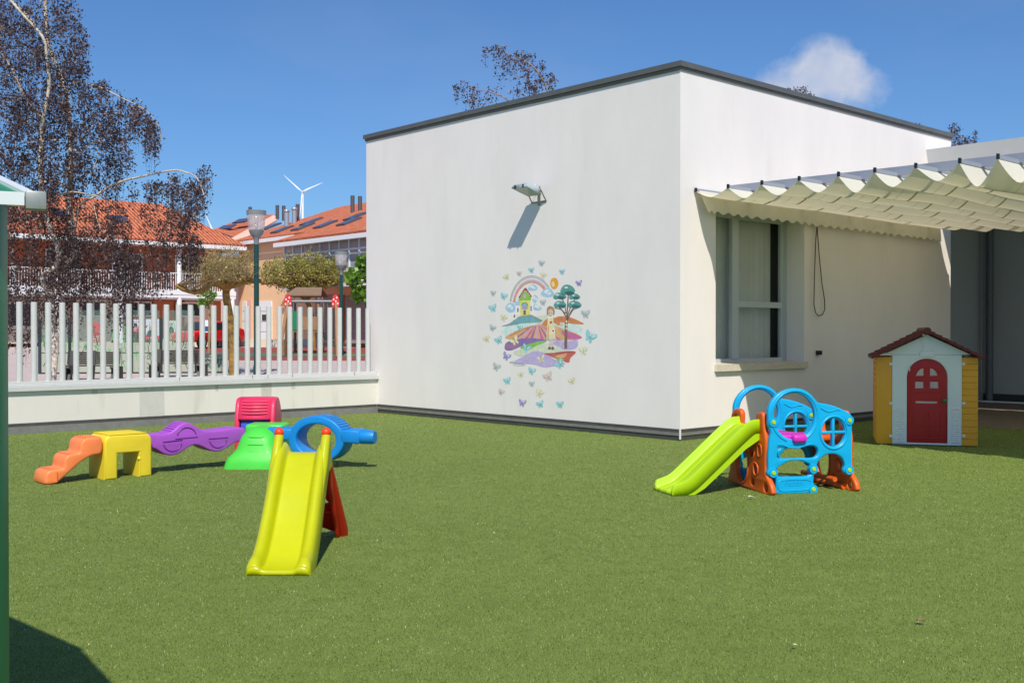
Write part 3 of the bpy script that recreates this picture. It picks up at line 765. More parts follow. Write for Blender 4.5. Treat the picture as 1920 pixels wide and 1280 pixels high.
# ------------------------------------------------------------------ activity centre with lime slide
S0 = Vector((2.426, 10.0, 0)); AS = R(16.0)
E1 = Vector((math.cos(AS), math.sin(AS), 0)); E2 = Vector((-math.sin(AS), math.cos(AS), 0))
ac = thing('climbing_playset', 'cyan and orange plastic climbing playset with a lime slide on the turf', 'playset', S0, AS)
def c3(cx, cy): return 1360 + cx / 5.565, 710 + cy / 5.565
def near2(p):                        # crop point -> (s, z) on the near panel
    q = onplane(*c3(*p), S0, E2) - S0
    return (q.dot(E1), q.z)
def left2(p):
    q = onplane(*c3(*p), S0, E1) - S0
    return (q.dot(E2), q.z)
outer = [(455, 440), (454, 330), (490, 235), (560, 155), (650, 110), (740, 98), (830, 115), (905, 165), (950, 222), (985, 250), (1060, 262), (1150, 285), (1230, 318), (1295, 352), (1322, 378), (1332, 415), (1334, 450), (1330, 520), (1329, 700), (1328, 880), (1334, 940), (1322, 985), (1290, 1000), (1252, 985), (1236, 950), (1250, 915), (1247, 880), (1225, 830), (1180, 797), (1130, 785), (1070, 790), (1020, 815), (985, 855), (962, 900), (956, 945), (936, 985), (930, 1040), (930, 1105), (955, 1145), (950, 1172), (922, 1192), (860, 1196), (700, 1202), (548, 1206), (535, 1170), (535, 1100), (530, 1045), (500, 1030), (462, 1016), (444, 984), (455, 940), (452, 830), (462, 700), (470, 620), (480, 560), (455, 485)]
ringh = ell(727, 392, 212, 240, 40)
slot1 = [(552, 716), (600, 720), (660, 726), (740, 727), (820, 718), (880, 704), (930, 702), (962, 722), (972, 752), (968, 790), (945, 815), (900, 826), (750, 828), (600, 832), (560, 826), (548, 800), (558, 760)]
slot2 = [(600, 900), (650, 868), (720, 853), (800, 858), (860, 880), (890, 898), (878, 940), (905, 985), (880, 1005), (850, 1017), (720, 1020), (590, 1022), (555, 1008), (540, 975), (548, 930)]
winh = ell(1136, 560, 120, 146, 36)
L_ = [[near2(p) for p in smoothloop(outer, 2)], [near2(p) for p in ringh], [near2(p) for p in smoothloop(slot1, 2)], [near2(p) for p in smoothloop(slot2, 2)], [near2(p) for p in winh]]
wc = near2((1136, 560)); wr = abs(near2((1256, 560))[0] - wc[0]); wrz = abs(near2((1136, 414))[1] - wc[1])
rc = near2((727, 392)); rr_, rz_ = abs(near2((939, 392))[0] - rc[0]), abs(near2((727, 152))[1] - rc[1])
def hump(w): return (1 - w * w)
for (d, sgn, nm) in ((.03, -1, 'near_panel'), (.70, -1, 'far_panel')):
    pn = plate('side_panel', L_, (0, d, 0), (1, 0, 0), (0, 0, 1), .05, .016, P_cya, ac, seg=4)
    if d < .1:
        textmesh('lettering', 'FEBER', .075, (near2((720, 1090))[0], d - .0255, near2((720, 1090))[1]), (1, 0, 0), (0, 0, 1), .003, P_cya, pn)
    for side in (-1,) if d < .1 else (-1,):
        yf = d - .024
        def loop_tube(cx, cz_, rx, rz, rad, a0=0, a1=360, yo=0):
            n = 40; g = MB()
            g.tube([(cx + rx * math.cos(R(a0 + (a1 - a0) * i / n)), yf + yo, cz_ + rz * math.sin(R(a0 + (a1 - a0) * i / n))) for i in range(n + 1)], rad, 8); g.build('moulded_rim', P_cya, pn, smooth=60)
        loop_tube(wc[0], wc[1], wr + .022, wrz + .022, .011)
        loop_tube(rc[0], rc[1], rr_ + .028, rz_ + .024, .009, -70, 250)
        pts = [near2(p) for p in ((1000, 305), (1040, 330), (1080, 345), (1120, 335), (1160, 322), (1200, 325))]
        g = MB(); g.tube([(a, yf, b) for a, b in pts], .007, 6); g.build('moulded_rim', P_cya, pn, smooth=60)
        pts = [near2(p) for p in smoothloop([(560, 1075), (640, 1055), (760, 1048), (880, 1058), (890, 1100), (878, 1150), (720, 1165), (570, 1165)], 3)]
        g = MB(); g.tube([(a, yf, b) for a, b in pts + pts[:1]], .006, 6); g.build('moulded_rim', P_cya, pn, smooth=60)
        pts = [near2(p) for p in ((550, 688), (600, 688), (660, 715), (760, 722), (850, 690), (905, 680))]
        g = MB(); g.tube([(a, yf, b) for a, b in pts], .008, 6); g.build('moulded_rim', P_cya, pn, smooth=60)
    g = MB(); g.box(wc[0] - .014, wc[0] + .014, d - .022, d + .022, wc[1] - wrz - .01, wc[1] + wrz + .01, r=.01)
    g.box(wc[0] - wr - .01, wc[0] + wr + .01, d - .02, d + .02, wc[1] - .014, wc[1] + .014, r=.01); g.build('window_cross', P_cya, pn, smooth=50)
    for p in ((502, 452), (502, 980), (922, 938), (918, 1150), (1296, 432), (1294, 950)):
        a, b = near2(p); g = MB(); g.tube([(a, d - .036, b), (a, d + .012, b)], [.044, .046], 20); bb = g.build('boss', P_cya, pn, smooth=40)
        g = MB(); g.tube([(a, d - .043, b), (a, d - .036, b)], [.018, .021], 14); g.build('bolt', P_lim, bb, smooth=40)
# orange end frames
fo = [(70, 1050), (85, 985), (98, 900), (98, 780), (95, 560), (108, 470), (112, 370), (135, 318), (170, 306), (205, 320), (218, 370), (215, 450), (222, 560), (290, 606), (360, 600), (374, 520), (368, 420), (374, 364), (406, 346), (438, 356), (448, 420), (456, 520), (474, 640), (472, 800), (474, 980), (500, 1048), (528, 1110), (544, 1190), (522, 1217), (480, 1213), (380, 1180), (280, 1140), (180, 1105), (95, 1078)]
fh1 = [(160, 880), (165, 800), (195, 745), (245, 725), (282, 780), (292, 860), (291, 950), (280, 1020), (255, 1066), (225, 1075), (192, 1040), (168, 960)]
fh2 = [(310, 700), (328, 668), (350, 690), (360, 740), (355, 800), (340, 828), (320, 790), (306, 750)]
fh3 = [(160, 378), (172, 400), (172, 436), (160, 462), (149, 440), (149, 402)]
fh4 = [(470, 1085), (488, 1110), (494, 1150), (482, 1180), (462, 1165), (455, 1120)]
fh5 = [(352, 875), (380, 880), (398, 930), (392, 985), (368, 1000), (352, 960)]
fh6 = [(330, 1030), (348, 1040), (352, 1090), (338, 1105), (320, 1075)]
FL = [[left2(p) for p in smoothloop(fo, 2)]] + [[left2(p) for p in smoothloop(q, 2)] for q in (fh1, fh2, fh3, fh4, fh5, fh6)]
for s in (-.03, .86):
    fp = plate('end_frame', FL, (s, 0, 0), (0, 1, 0), (0, 0, 1), .055, .02, P_ora, ac, seg=4)
    for q in (fh1, fh2, fh5):
        g = MB(); pts = [left2(p) for p in smoothloop(q, 2)]; g.tube([(s - .026, a, b) for a, b in pts + pts[:1]], .010, 6); g.build('moulded_rim', P_ora, fp, smooth=60)
    g = MB()
    pts = [left2(p) for p in smoothloop([(395, 700), (428, 690), (432, 790), (400, 800)], 3)]
    g.tube([(s - .026, a, b) for a, b in pts + pts[:1]], .008, 6)
    g.build('moulded_rim', P_ora, fp, smooth=60)
g = MB(); g.box(.02, .40, .02, .72, .50, .545, r=.015); g.box(.20, .345, -.035, .06, .475, .552, r=.025)
g.tube([(.06, .10, .555), (.38, .10, .555)], .006, 6); g.build('deck', P_mag, ac, smooth=50)
g = MB(); g.box(.50, .84, .36, .68, .44, .49, r=.015); g.build('seat_shelf', P_ora, ac, smooth=50)
g = MB(); g.tube([(.82, .10, .03), (.82, .68, .03)], .03, 10); g.tube([(.72, .10, .10), (.72, .68, .10)], .025, 10); g.build('tie_bar', P_ora, ac, smooth=50)
# lime slide
lsd = [(-.94, .022), (-.91, .032), (-.86, .048), (-.80, .068), (-.74, .100), (-.66, .165), (-.45, .345), (-.25, .515), (-.14, .60), (-.08, .615), (-.02, .615)]
lp = lerp_path(lsd, 4)
yc = .36
def sec2(i, u):
    f = min(1, .35 + u * 6)
    S = [(.205, -.06 * f), (.206, .056 * f), (.203, .065 * f), (.197, .068 * f), (.190, .066 * f), (.185, .056 * f), (.176, .012), (.168, .002), (.155, 0), (.075, 0), (.07, .005), (.065, 0)]
    return S + [(0, 0)] + [(-x, h) for x, h in reversed(S)]
g = MB(); rows = []
for i, (s, z) in enumerate(lp):
    a = lp[max(i - 1, 0)]; b = lp[min(i + 1, len(lp) - 1)]
    d = Vector((b[0] - a[0], 0, b[1] - a[1])).normalized(); nn_ = Vector((-d.z, 0, d.x))
    rows.append([Vector((s, yc + x, z)) + nn_ * h for (x, h) in sec2(i, i / (len(lp) - 1))])
for r_ in rows:
    for v in r_: v.z = max(v.z, .003)
g.grid(rows); g.grid([rows[0], [Vector((v.x - .004, v.y, .002)) for v in rows[0]]])
g.build('slide', P_lim, ac, smooth=35, solid=.008, merge=True)
# outer apron under the side rails
for sx in (-1, 1):
    pts = [(a, b - .045) for a, b in lp[:-6]]
    low = [(-.90, .004), (-.72, .004), (-.62, .06), (-.42, .225), (-.2, .41), (-.05, .50)]
    P = [(a, max(b, .004)) for a, b in pts] + [(-.03, .56)] + low[::-1]
    g = MB(); g.prism([(a, yc + sx * .2065, b) for a, b in P], (0, -sx * .006, 0)); g.build('slide_apron', P_lim, ac)

# ------------------------------------------------------------------ playhouse
W0, W1 = ground(1643, 832.8), ground(1834, 838)
wv = (W1 - W0); wlen = wv.length; PANG = math.atan2(wv.y, wv.x)
ph = thing('playhouse', 'plastic playhouse with a red arched door and maroon roof in the canopy shade', 'playhouse', W0, PANG)
M_phy = plastic('ochre_plastic', (232, 160, 40), .5); M_phw = mat('ivory_plastic', (226, 224, 214), .5, bump=.05, bscale=200)
M_phr = plastic('door_red_plastic', (176, 26, 22), .4); M_roof = plastic('maroon_plastic', (104, 38, 36), .55)
q = lambda cx, cy: (lambda v: ((v - W0).dot(wv.normalized()), v.z))(onplane(1600 + cx / 4.741, 590 + cy / 4.741, W0, Vector((wv.y, -wv.x, 0)).normalized()))
xl, xr = q(345, 700)[0], q(965, 700)[0]
ez = q(600, 355)[1]; apex = q(655, 175)[1]; EZ2 = q(300, 375)[1]
DEP = 1.05
# front panel with arched doorway
dx0, dx1 = q(475, 900)[0], q(838, 900)[0]; dzt = q(650, 388)[1]; dz0 = q(600, 1138)[1]
dc = (dx0 + dx1) / 2; dr = (dx1 - dx0) / 2
doorhole = [(dx0, dz0), (dx1, dz0)] + ell(dc, dzt - dr, dr, dr, 22, 0, 180)
plate('front_wall', [[(xl, .012), (xr, .012), (xr, ez), (xl, ez)], doorhole], (0, .03, 0), (1, 0, 0), (0, 0, 1), .06, .006, M_phw, ph)
dd = [(dx0 + .004, dz0 + .004), (dx1 - .004, dz0 + .004)] + ell(dc, dzt - dr, dr - .005, dr - .005, 22, 0, 180)
def qr(ax, ay, bx, by): a, b = q(ax, ay), q(bx, by); return [a, (b[0], a[1]), b, (a[0], b[1])]
hw1, hw2 = qr(552, 596, 626, 654), qr(684, 596, 758, 654)
ha = [q(558, 543), q(626, 543), q(626, 476), q(600, 482), q(572, 508)]; hb_ = [q(684, 543), q(752, 543), q(740, 508), q(712, 482), q(684, 476)]
hm = qr(556, 768, 748, 790)
dr_o = plate('door', [dd, hw1, hw2, ha, hb_, hm], (0, .045, 0), (1, 0, 0), (0, 0, 1), .045, .008, M_phr, ph)
g = MB(); kx, kz = q(808, 762); g.sphere((kx, -.012, kz), .028, n=16); g.tube([(kx, -.01, kz), (kx, .03, kz)], .014, 10); g.build('knob', mat('green_knob', (20, 120, 50), .4), dr_o, smooth=60)
g = MB()
for (a, b) in (((525, 690), (790, 690)), ((545, 1100), (780, 1100)), ((550, 990), (640, 990)), ((670, 990), (770, 990))):
    a, b = q(*a), q(*b); g.tube([(a[0], .022, a[1]), (b[0], .022, b[1])], .006, 6)
for x in (540, 640, 670, 775):
    a, b = q(x, 860), q(x, 1090); g.tube([(a[0], .022, a[1]), (b[0], .022, b[1])], .006, 6)
g.build('moulded_line', M_phr, dr_o)
g = MB(); a = q(500, 480); g.box(dx0 - .012, dx0 + .015, -.004, .02, a[1] - .02, a[1] + .03, r=.004); g.tube([(a[0], -.01, a[1] - .03), (a[0], -.01, a[1] + .02), (a[0] + .012, -.01, a[1] + .06)], .007, 6); g.build('hinge', M_phw, ph)
# ochre corner panels, side walls, back
for (x0, x1, nb) in ((0.002, xl - .002, 0), (xr + .002, wlen - .002, 1)):
    g = MB()
    if nb:
        n = 14
        for i in range(n): g.box(x0, x1, .006 + .0, .05, .014 + (EZ2 - .014) * i / n, (EZ2 - .014) * (i + 1) / n + .010, r=.005, seg=1)
        g.box(x0 + .004, x1 - .004, .014, .05, .01, EZ2)
    else: g.box(x0, x1, .008, .05, .012, EZ2, r=.006)
    g.build('corner_panel', M_phy, ph, smooth=40)
g = MB()
for z0_ in range(14):
    za, zb = .014 + (EZ2 - .02) * z0_ / 14, (EZ2 - .02) * (z0_ + 1) / 14 + .010
    g.box(.0, .04, .055, DEP, za, zb, r=.005, seg=1); g.box(wlen - .04, wlen, .055, DEP, za, zb, r=.005, seg=1)
g.build('side_wall', M_phy, ph, smooth=40)
g = MB(); g.box(.05, wlen - .05, DEP - .04, DEP, .02, .45, r=.005); g.box(.05, .25, DEP - .04, DEP, .45, EZ2, r=.005); g.box(wlen - .25, wlen - .05, DEP - .04, DEP, .45, EZ2, r=.005); g.build('back_wall', M_phw, ph)
for cy in (437, 787, 1078):
    for cx in (332, 981):
        a = q(cx, cy); g = MB(); g.box(a[0] - .02, a[0] + .02, -.008, .012, a[1] - .018, a[1] + .018, r=.006); g.build('button', M_phw, ph, smooth=40)
# gable
gl, gr, gt = q(268, 372), q(1070, 372), q(655, 175)
for yy_ in (.03, DEP - .03):
    plate('gable', [[(.09, ez + .004), (wlen - .09, ez + .004), (wlen / 2, gt[1])]], (0, yy_, 0), (1, 0, 0), (0, 0, 1), .05, .004, M_phw, ph)
g = MB(); c_ = wlen / 2; g.box(c_ - .09, c_ + .09, -.012, .02, ez - .03, ez + .05, r=.01)
g.tube([(c_ - .06, .002, ez + .05), (c_ - .04, .002, ez + .11), (c_ - .07, .002, ez + .16), (c_ - .05, .002, gt[1] - .03)], .005, 6); g.build('latch', M_phw, ph, smooth=40)
# cobble relief
rr = random.Random(4); g = MB()
for (cx0, cx1) in ((352, 462), (872, 952)):
    a, b = q(cx0, 1140), q(cx1, 840)
    z = a[1]; g = MB()
    while z < b[1]:
        x = a[0]; hgt = rr.uniform(.022, .036)
        while x < b[0] - .02:
            w_ = min(rr.uniform(.04, .085), b[0] - x); g.box(x + .002, x + w_ - .002, -.006, .006, z + .002, z + hgt, r=.0055, seg=2); x += w_
        z += hgt + .002
    g.build('stone_relief', M_phw, ph, smooth=60)
# roof: two tiled slopes with stepped edge
rt = (wlen / 2, apex + .055); re_ = (-.055, q(185, 385)[1] + .02)
for sx in (0, 1):
    g = MB(); n = 8
    for i in range(n):
        f0, f1 = i / n, (i + 1.12) / n
        x0, z0_ = rt[0] + (re_[0] - rt[0]) * f0, rt[1] + (re_[1] - rt[1]) * f0
        x1, z1_ = rt[0] + (re_[0] - rt[0]) * f1, rt[1] + (re_[1] - rt[1]) * f1
        P = [(x0, z0_ - .004), (x1, z1_ + .012), (x1, z1_ - .022), (x0, z0_ - .03)]
        if sx: P = [(wlen - a, b) for a, b in P]
        g.prism([(a, -.10, b) for a, b in P], (0, DEP + .2, 0))
        m_ = 9
        for k in range(m_):
            yk = -.085 + (DEP + .17) * k / (m_ - 1)
            A, B = (x0, z0_ - .004), (x1, z1_ + .012)
            if sx: A, B = (wlen - A[0], A[1]), (wlen - B[0], B[1])
            g.tube([(A[0], yk, A[1]), (B[0], yk, B[1])], .012, 6)
    g.build('roof_slope', M_roof, ph)
g = MB(); g.tube([(rt[0], -.115, rt[1] - .004), (rt[0], DEP + .1, rt[1] - .004)], .045, 12); g.build('ridge_cap', M_roof, ph, smooth=50)

# small litter on the turf
for (px, py, lab, nm, rgb, sz) in ((1727, 1167, 'tiny curled dry brown leaf on the turf at the right foreground', 'dry_leaf', (150, 110, 84), .016), (1491, 1213, 'tiny pale chip lying on the turf in the right foreground', 'pale_chip', (205, 200, 160), .008),
                                   (1408, 934, 'small pale scrap on the turf in front of the playset', 'paper_scrap', (220, 214, 190), .02)):
    p = ground(px, py, .012)
    g = MB(); rows = []
    for i in range(5):
        rows.append([Vector((sz * (i - 2) * .6, sz * (k - 2) * .45, .012 + sz * .35 * ((k - 2) ** 2) * .25 + .3 * sz * math.sin(i))) for k in range(5)])
    g.grid(rows); o = g.build(nm, mat(nm, rgb, .8), None, smooth=60, solid=.002); o.location = (p.x, p.y, .012); tag(o, lab, nm.split('_')[-1])
# ------------------------------------------------------------------ green kiosk at the left edge
M_kg = mat('kiosk_green', (22, 122, 80), .35, .5, var=.05)
M_kd = mat('kiosk_dark_green', (14, 70, 50), .45, var=.05)
M_kw = mat('kiosk_frame_white', (214, 220, 222), .35, .5)
M_kc = mat('cast_corner', (150, 154, 152), .45, metal=.3, var=.1, vscale=30)
Q, A_, = Vector((-.9936, 2.25, 1.777)), Vector((-1.876, 3.324, 2.11))
E_ = A_ + (A_ - Q) * 1.1; E_.z = 1.76
U = Vector((-.9, -.44, 0)).normalized() * 2.3
kk = thing('green_kiosk', 'green garden kiosk with a white-framed pitched roof, cut off at the left edge', 'kiosk', (-2.0, 2.4, 0))
def bar(name, a, b_, w, h, m, root):
    d = (b_ - a).normalized(); side = d.cross(Z).normalized(); up = side.cross(d)
    g = MB(); P = [a + side * (w / 2) * i + up * (h / 2) * j for (i, j) in ((-1, -1), (1, -1), (1, 1), (-1, 1))]
    g.prism(P, b_ - a); return g.build(name, m, root, world=True)
hip_d = (A_ - Q).normalized(); ev_d = U.normalized()
bar('eave_bar', Q + ev_d * .022, Q + U, .025, .027, M_kw, kk)
bar('rake_bar', Q + hip_d * .022, A_, .025, .022, M_kw, kk)
bar('rake_bar', A_, E_, .04, .035, M_kw, kk)
bar('ridge_bar', A_, A_ + U, .04, .03, M_kw, kk)
bar('eave_bar', E_, E_ + U, .025, .027, M_kw, kk)
g = MB(); g.box(-.02, .02, -.018, .018, -.021, .017, r=.003); cc = g.build('corner_casting', M_kc, kk, smooth=40)
cc.location = mtx(kk).inverted() @ Q; cc.rotation_euler = (0, 0, math.atan2(ev_d.y, ev_d.x))
g = MB(); g.add([Q, Q + U, A_ + U, A_], [(0, 1, 2, 3)]); g.add([A_, A_ + U, E_ + U, E_], [(0, 1, 2, 3)]); g.build('roof_panel', M_kg, kk, world=True, solid=.008)
pq = Vector((-1.127, 2.30, 0))
posts = (pq, Vector((E_.x, E_.y, 0)) + ev_d * .2, pq + U * .85, Vector((E_.x, E_.y, 0)) + U * .9)
for p in posts:
    g = MB(); g.box(p.x - .055, p.x + .035, p.y - .04, p.y + .04, .0, 1.775, r=.006); po = g.build('post', M_kg, kk, world=True, smooth=40)
    g = MB()
    for z in (.25, .29, .75, .79, 1.30): g.sphere((p.x + .022, p.y - .041, z), .004, n=8, m=5)
    g.build('screw', M_kc, po, world=True)
for (a, b_) in ((posts[0], posts[2]), (posts[1], posts[3])):
    g = MB(); v = b_ - a; nrm = Vector((-v.y, v.x, 0)).normalized() * .02
    g.prism([a + v * .06, b_ - v * .06, b_ - v * .06 + Z * .9, a + v * .06 + Z * .9], nrm); g.build('side_panel', M_kd, kk, world=True)

# ------------------------------------------------------------------ mural on the left wall
def MU(cx, cy, k=0):
    return onplane(880 + cx / 4, 470 + cy / 4, CORNER - BD * (.0012 + .00016 * k), BD)
mr = thing('wall_mural', 'colourful painted mural of a girl, hills, house and butterflies on the white wall', 'mural', Ap(3.2, 0, .8), R(90) + ANG)
def ink(name, rgb, var=.10): return mat('paint_' + name, tuple(v * .84 + 226 * .16 for v in rgb), .85, .2, var=.16, vscale=11, detail=9)
def mpoly(g, pts, k, sm=0):
    if sm: pts = smoothloop(pts, sm)
    g.poly([MU(x, y, k) for x, y in pts])
def mline(g, pts, w, k):
    for i in range(len(pts) - 1):
        a, b = Vector(pts[i]), Vector(pts[i + 1]); d = (b - a)
        if d.length < 1e-6: continue
        n = Vector((-d.y, d.x)).normalized() * w / 2
        mpoly(g, [a + n, b + n, b - n, a - n], k)
def part(name, mats, layers, parent=mr):
    g = MB(); g.m = 0
    for (mi, kind, pts, k, w) in layers:
        g.m = mi
        if kind == 'p': mpoly(g, pts, k, 3)
        elif kind == 'q': mpoly(g, pts, k)
        elif kind == 'l': mline(g, pts, k, w)      # line layers carry width, then layer
        elif kind == 'e': mpoly(g, ell(*pts, 16), k)
    return g.build(name, mats, parent, world=True)
I = {n: ink(n, c) for n, c in dict(slate=(120, 142, 146), teal=(96, 160, 170), rust=(196, 110, 70), ochre=(214, 160, 104), mauve=(150, 100, 140), pink=(214, 150, 190), lil=(180, 164, 212), vio=(126, 96, 160), green=(120, 190, 84), pale=(206, 212, 186),
     red=(190, 84, 70), brown=(112, 84, 70), blue=(150, 196, 222), orange=(232, 150, 30), cream=(232, 214, 164), yellow=(226, 216, 90), leaf=(70, 140, 134), leafd=(30, 88, 88), grass=(120, 190, 60), dark=(96, 84, 88), skin=(226, 190, 160), hair=(160, 128, 100), magenta=(200, 90, 150), salmon=(226, 150, 120), orr=(206, 120, 60), white=(236, 234, 230), aqua=(130, 206, 214), lemon=(228, 222, 170), greyb=(176, 188, 190), lav=(150, 136, 206), blush=(218, 190, 184), wine=(160, 50, 70), rain1=(150, 180, 140), rain2=(200, 170, 200), rain3=(220, 130, 100), foam=(200, 224, 220)).items()}
part('hill', [I['foam'], I['pale'], I['slate'], I['teal'], I['orr'], I['rust']], [
    (0, 'p', [(236, 600), (300, 560), (420, 540), (560, 520), (700, 540), (810, 560), (850, 600), (700, 640), (500, 640), (300, 640)], 0, 0),
    (1, 'p', [(500, 500), (560, 482), (620, 490), (640, 520), (560, 530)], 0, 0),
    (2, 'p', [(240, 566), (300, 545), (350, 508), (400, 482), (450, 478), (500, 496), (550, 528), (480, 540), (400, 544), (320, 560)], 1, 0),
    (3, 'p', [(330, 540), (390, 500), (450, 492), (500, 515), (520, 528), (440, 536)], 2, 0),
    (4, 'p', [(620, 530), (650, 498), (700, 490), (760, 500), (810, 520), (860, 548), (800, 550), (720, 540)], 1, 0),
    (5, 'p', [(640, 524), (690, 502), (740, 506), (780, 520), (720, 530)], 2, 0)])
part('furrow_field', [I['ochre'], I['mauve'], I['pink'], I['magenta'], I['rust']], [
    (0, 'p', [(266, 655), (330, 610), (400, 580), (480, 560), (560, 556), (640, 560), (700, 585), (780, 610), (845, 650), (780, 668), (600, 670), (400, 668)], 2, 0)] +
    [(1 + i % 3, 'q', [(470 + 9 * i, 562), (476 + 9 * i, 562), (350 + 42 * i, 665), (326 + 42 * i, 665)], 3, 0) for i in range(9)] +
    [(3, 'p', [(690, 600), (760, 612), (845, 648), (790, 664), (720, 650)], 4, 0), (4, 'l', [(300, 640), (400, 590), (480, 566)], 8, 4)])
part('meadow', [I['vio'], I['lil'], I['green'], I['pale'], I['grass'], I['mauve']], [
    (0, 'p', [(268, 740), (275, 690), (340, 668), (430, 655), (520, 660), (580, 675), (500, 700), (400, 712), (320, 745)], 5, 0),
    (1, 'p', [(600, 700), (660, 672), (740, 680), (810, 668), (800, 730), (700, 742), (630, 730)], 5, 0),
    (5, 'p', [(270, 720), (320, 690), (370, 700), (330, 735)], 6, 0),
    (3, 'p', [(330, 760), (420, 730), (520, 700), (620, 700), (700, 740), (640, 765), (480, 775), (380, 790)], 6, 0),
    (2, 'p', [(380, 725), (450, 698), (540, 676), (575, 682), (520, 705), (440, 742)], 7, 0),
    (4, 'p', [(400, 730), (460, 704), (520, 690), (470, 722)], 8, 0)])
part('foreground_hill', [I['lil'], I['red'], I['ochre'], I['green'], I['wine']], [
    (0, 'p', [(330, 838), (390, 800), (450, 765), (520, 752), (600, 790), (650, 820), (720, 845), (640, 862), (560, 872), (480, 850)], 8, 0),
    (1, 'p', [(560, 770), (640, 765), (720, 752), (800, 758), (760, 800), (745, 838), (690, 820), (620, 795)], 9, 0),
    (2, 'p', [(640, 790), (700, 775), (730, 768), (720, 795), (680, 805)], 10, 0), (3, 'p', [(650, 812), (690, 806), (710, 822), (670, 826)], 10, 0), (4, 'l', [(575, 772), (660, 768), (790, 756)], 6, 11)])
for (r, c, w) in ((262, 'rain1', 7), (250, 'rain2', 10), (236, 'white', 6), (226, 'rain2', 8), (214, 'rain3', 9), (204, 'salmon', 6)):
    f = r / 262
    pts = [(468 + 166 * f * math.cos(R(a)), 420 - 232 * f * math.sin(R(a))) for a in range(38, 176, 6)]
    part('rainbow_band', I[c], [(0, 'l', pts, w * .8, 2)])
for cl_ in ([(270, 430), (285, 400), (310, 390), (335, 400), (345, 440), (320, 462), (290, 455)], [(535, 325), (560, 292), (590, 280), (615, 290), (635, 325), (610, 345), (570, 345)], [(440, 290), (455, 262), (480, 252), (512, 272), (500, 296), (465, 298)],
            [(475, 360), (490, 330), (515, 350), (500, 385), (480, 385)], [(340, 400), (355, 368), (380, 366), (376, 408)], [(478, 436), (490, 396), (510, 410), (545, 430), (520, 446)]):
    m_ = [(x * .6 + .4 * sum(p[0] for p in cl_) / len(cl_), y * .6 + .4 * sum(p[1] for p in cl_) / len(cl_)) for x, y in cl_]
    m2 = [(x * .8, y * .8) for x, y in m_]; ax = sum(p[0] for p in cl_) / len(cl_); ay = sum(p[1] for p in cl_) / len(cl_)
    part('cloud', [I['blue'], I['white']], [(0, 'p', cl_, 3, 0), (1, 'p', [(ax + (x - ax) * .42 - 6, ay + (y - ay) * .4 - 9) for x, y in cl_], 4, 0), (1, 'p', [(ax + (x - ax) * .3 + 9, ay + (y - ay) * .3 + 2) for x, y in cl_], 4, 0)])
part('house', [I['yellow'], I['grass'], I['wine'], I['pink'], I['blue'], I['dark'], I['white'], I['vio']], [
    (6, 'q', [(345, 430), (378, 420), (378, 485), (350, 492)], 4, 0), (6, 'q', [(452, 396), (482, 396), (478, 480), (454, 480)], 4, 0), (6, 'q', [(322, 475), (350, 462), (352, 512), (328, 520)], 4, 0),
    (7, 'q', [(358, 430), (370, 428), (370, 458), (358, 460)], 5, 0), (7, 'q', [(458, 416), (468, 416), (468, 452), (458, 452)], 5, 0), (5, 'q', [(332, 480), (343, 478), (343, 502), (332, 504)], 5, 0),
    (0, 'q', [(378, 370), (455, 360), (455, 480), (384, 490)], 5, 0), (1, 'q', [(372, 352), (420, 295), (462, 350), (462, 372), (376, 374)], 6, 0),
    (2, 'q', [(368, 350), (412, 282), (424, 276), (468, 340), (464, 352), (420, 294), (376, 356)], 7, 0), (3, 'e', (414, 340, 13, 14), 7, 0),
    (4, 'q', [(340, 385), (378, 375), (378, 395), (342, 408)], 6, 0), (5, 'e', (415, 412, 25, 26), 6, 0), (3, 'q', [(392, 412), (438, 412), (438, 440), (392, 440)], 7, 0), (4, 'e', (415, 412, 20, 22), 8, 0)] +
    [(5, 'l', [(400 + 8 * i, 392), (400 + 8 * i, 440)], 2.5, 9) for i in range(5)] + [(5, 'q', [(406, 446), (424, 446), (424, 480), (406, 482)], 7, 0), (6, 'l', [(386, 444), (444, 442)], 3, 10)] +
    [(6, 'e', (388 + 12 * i, 330 - 13 * i, 3, 3), 9, 0) for i in range(3)] + [(6, 'e', (432 + 10 * i, 304 + 14 * i, 3, 3), 9, 0) for i in range(3)])
part('painted_sun', [I['orange'], I['cream']], [(0, 'e', (637, 245, 31, 43), 3, 0), (1, 'e', (628, 250, 12, 20), 4, 0)])
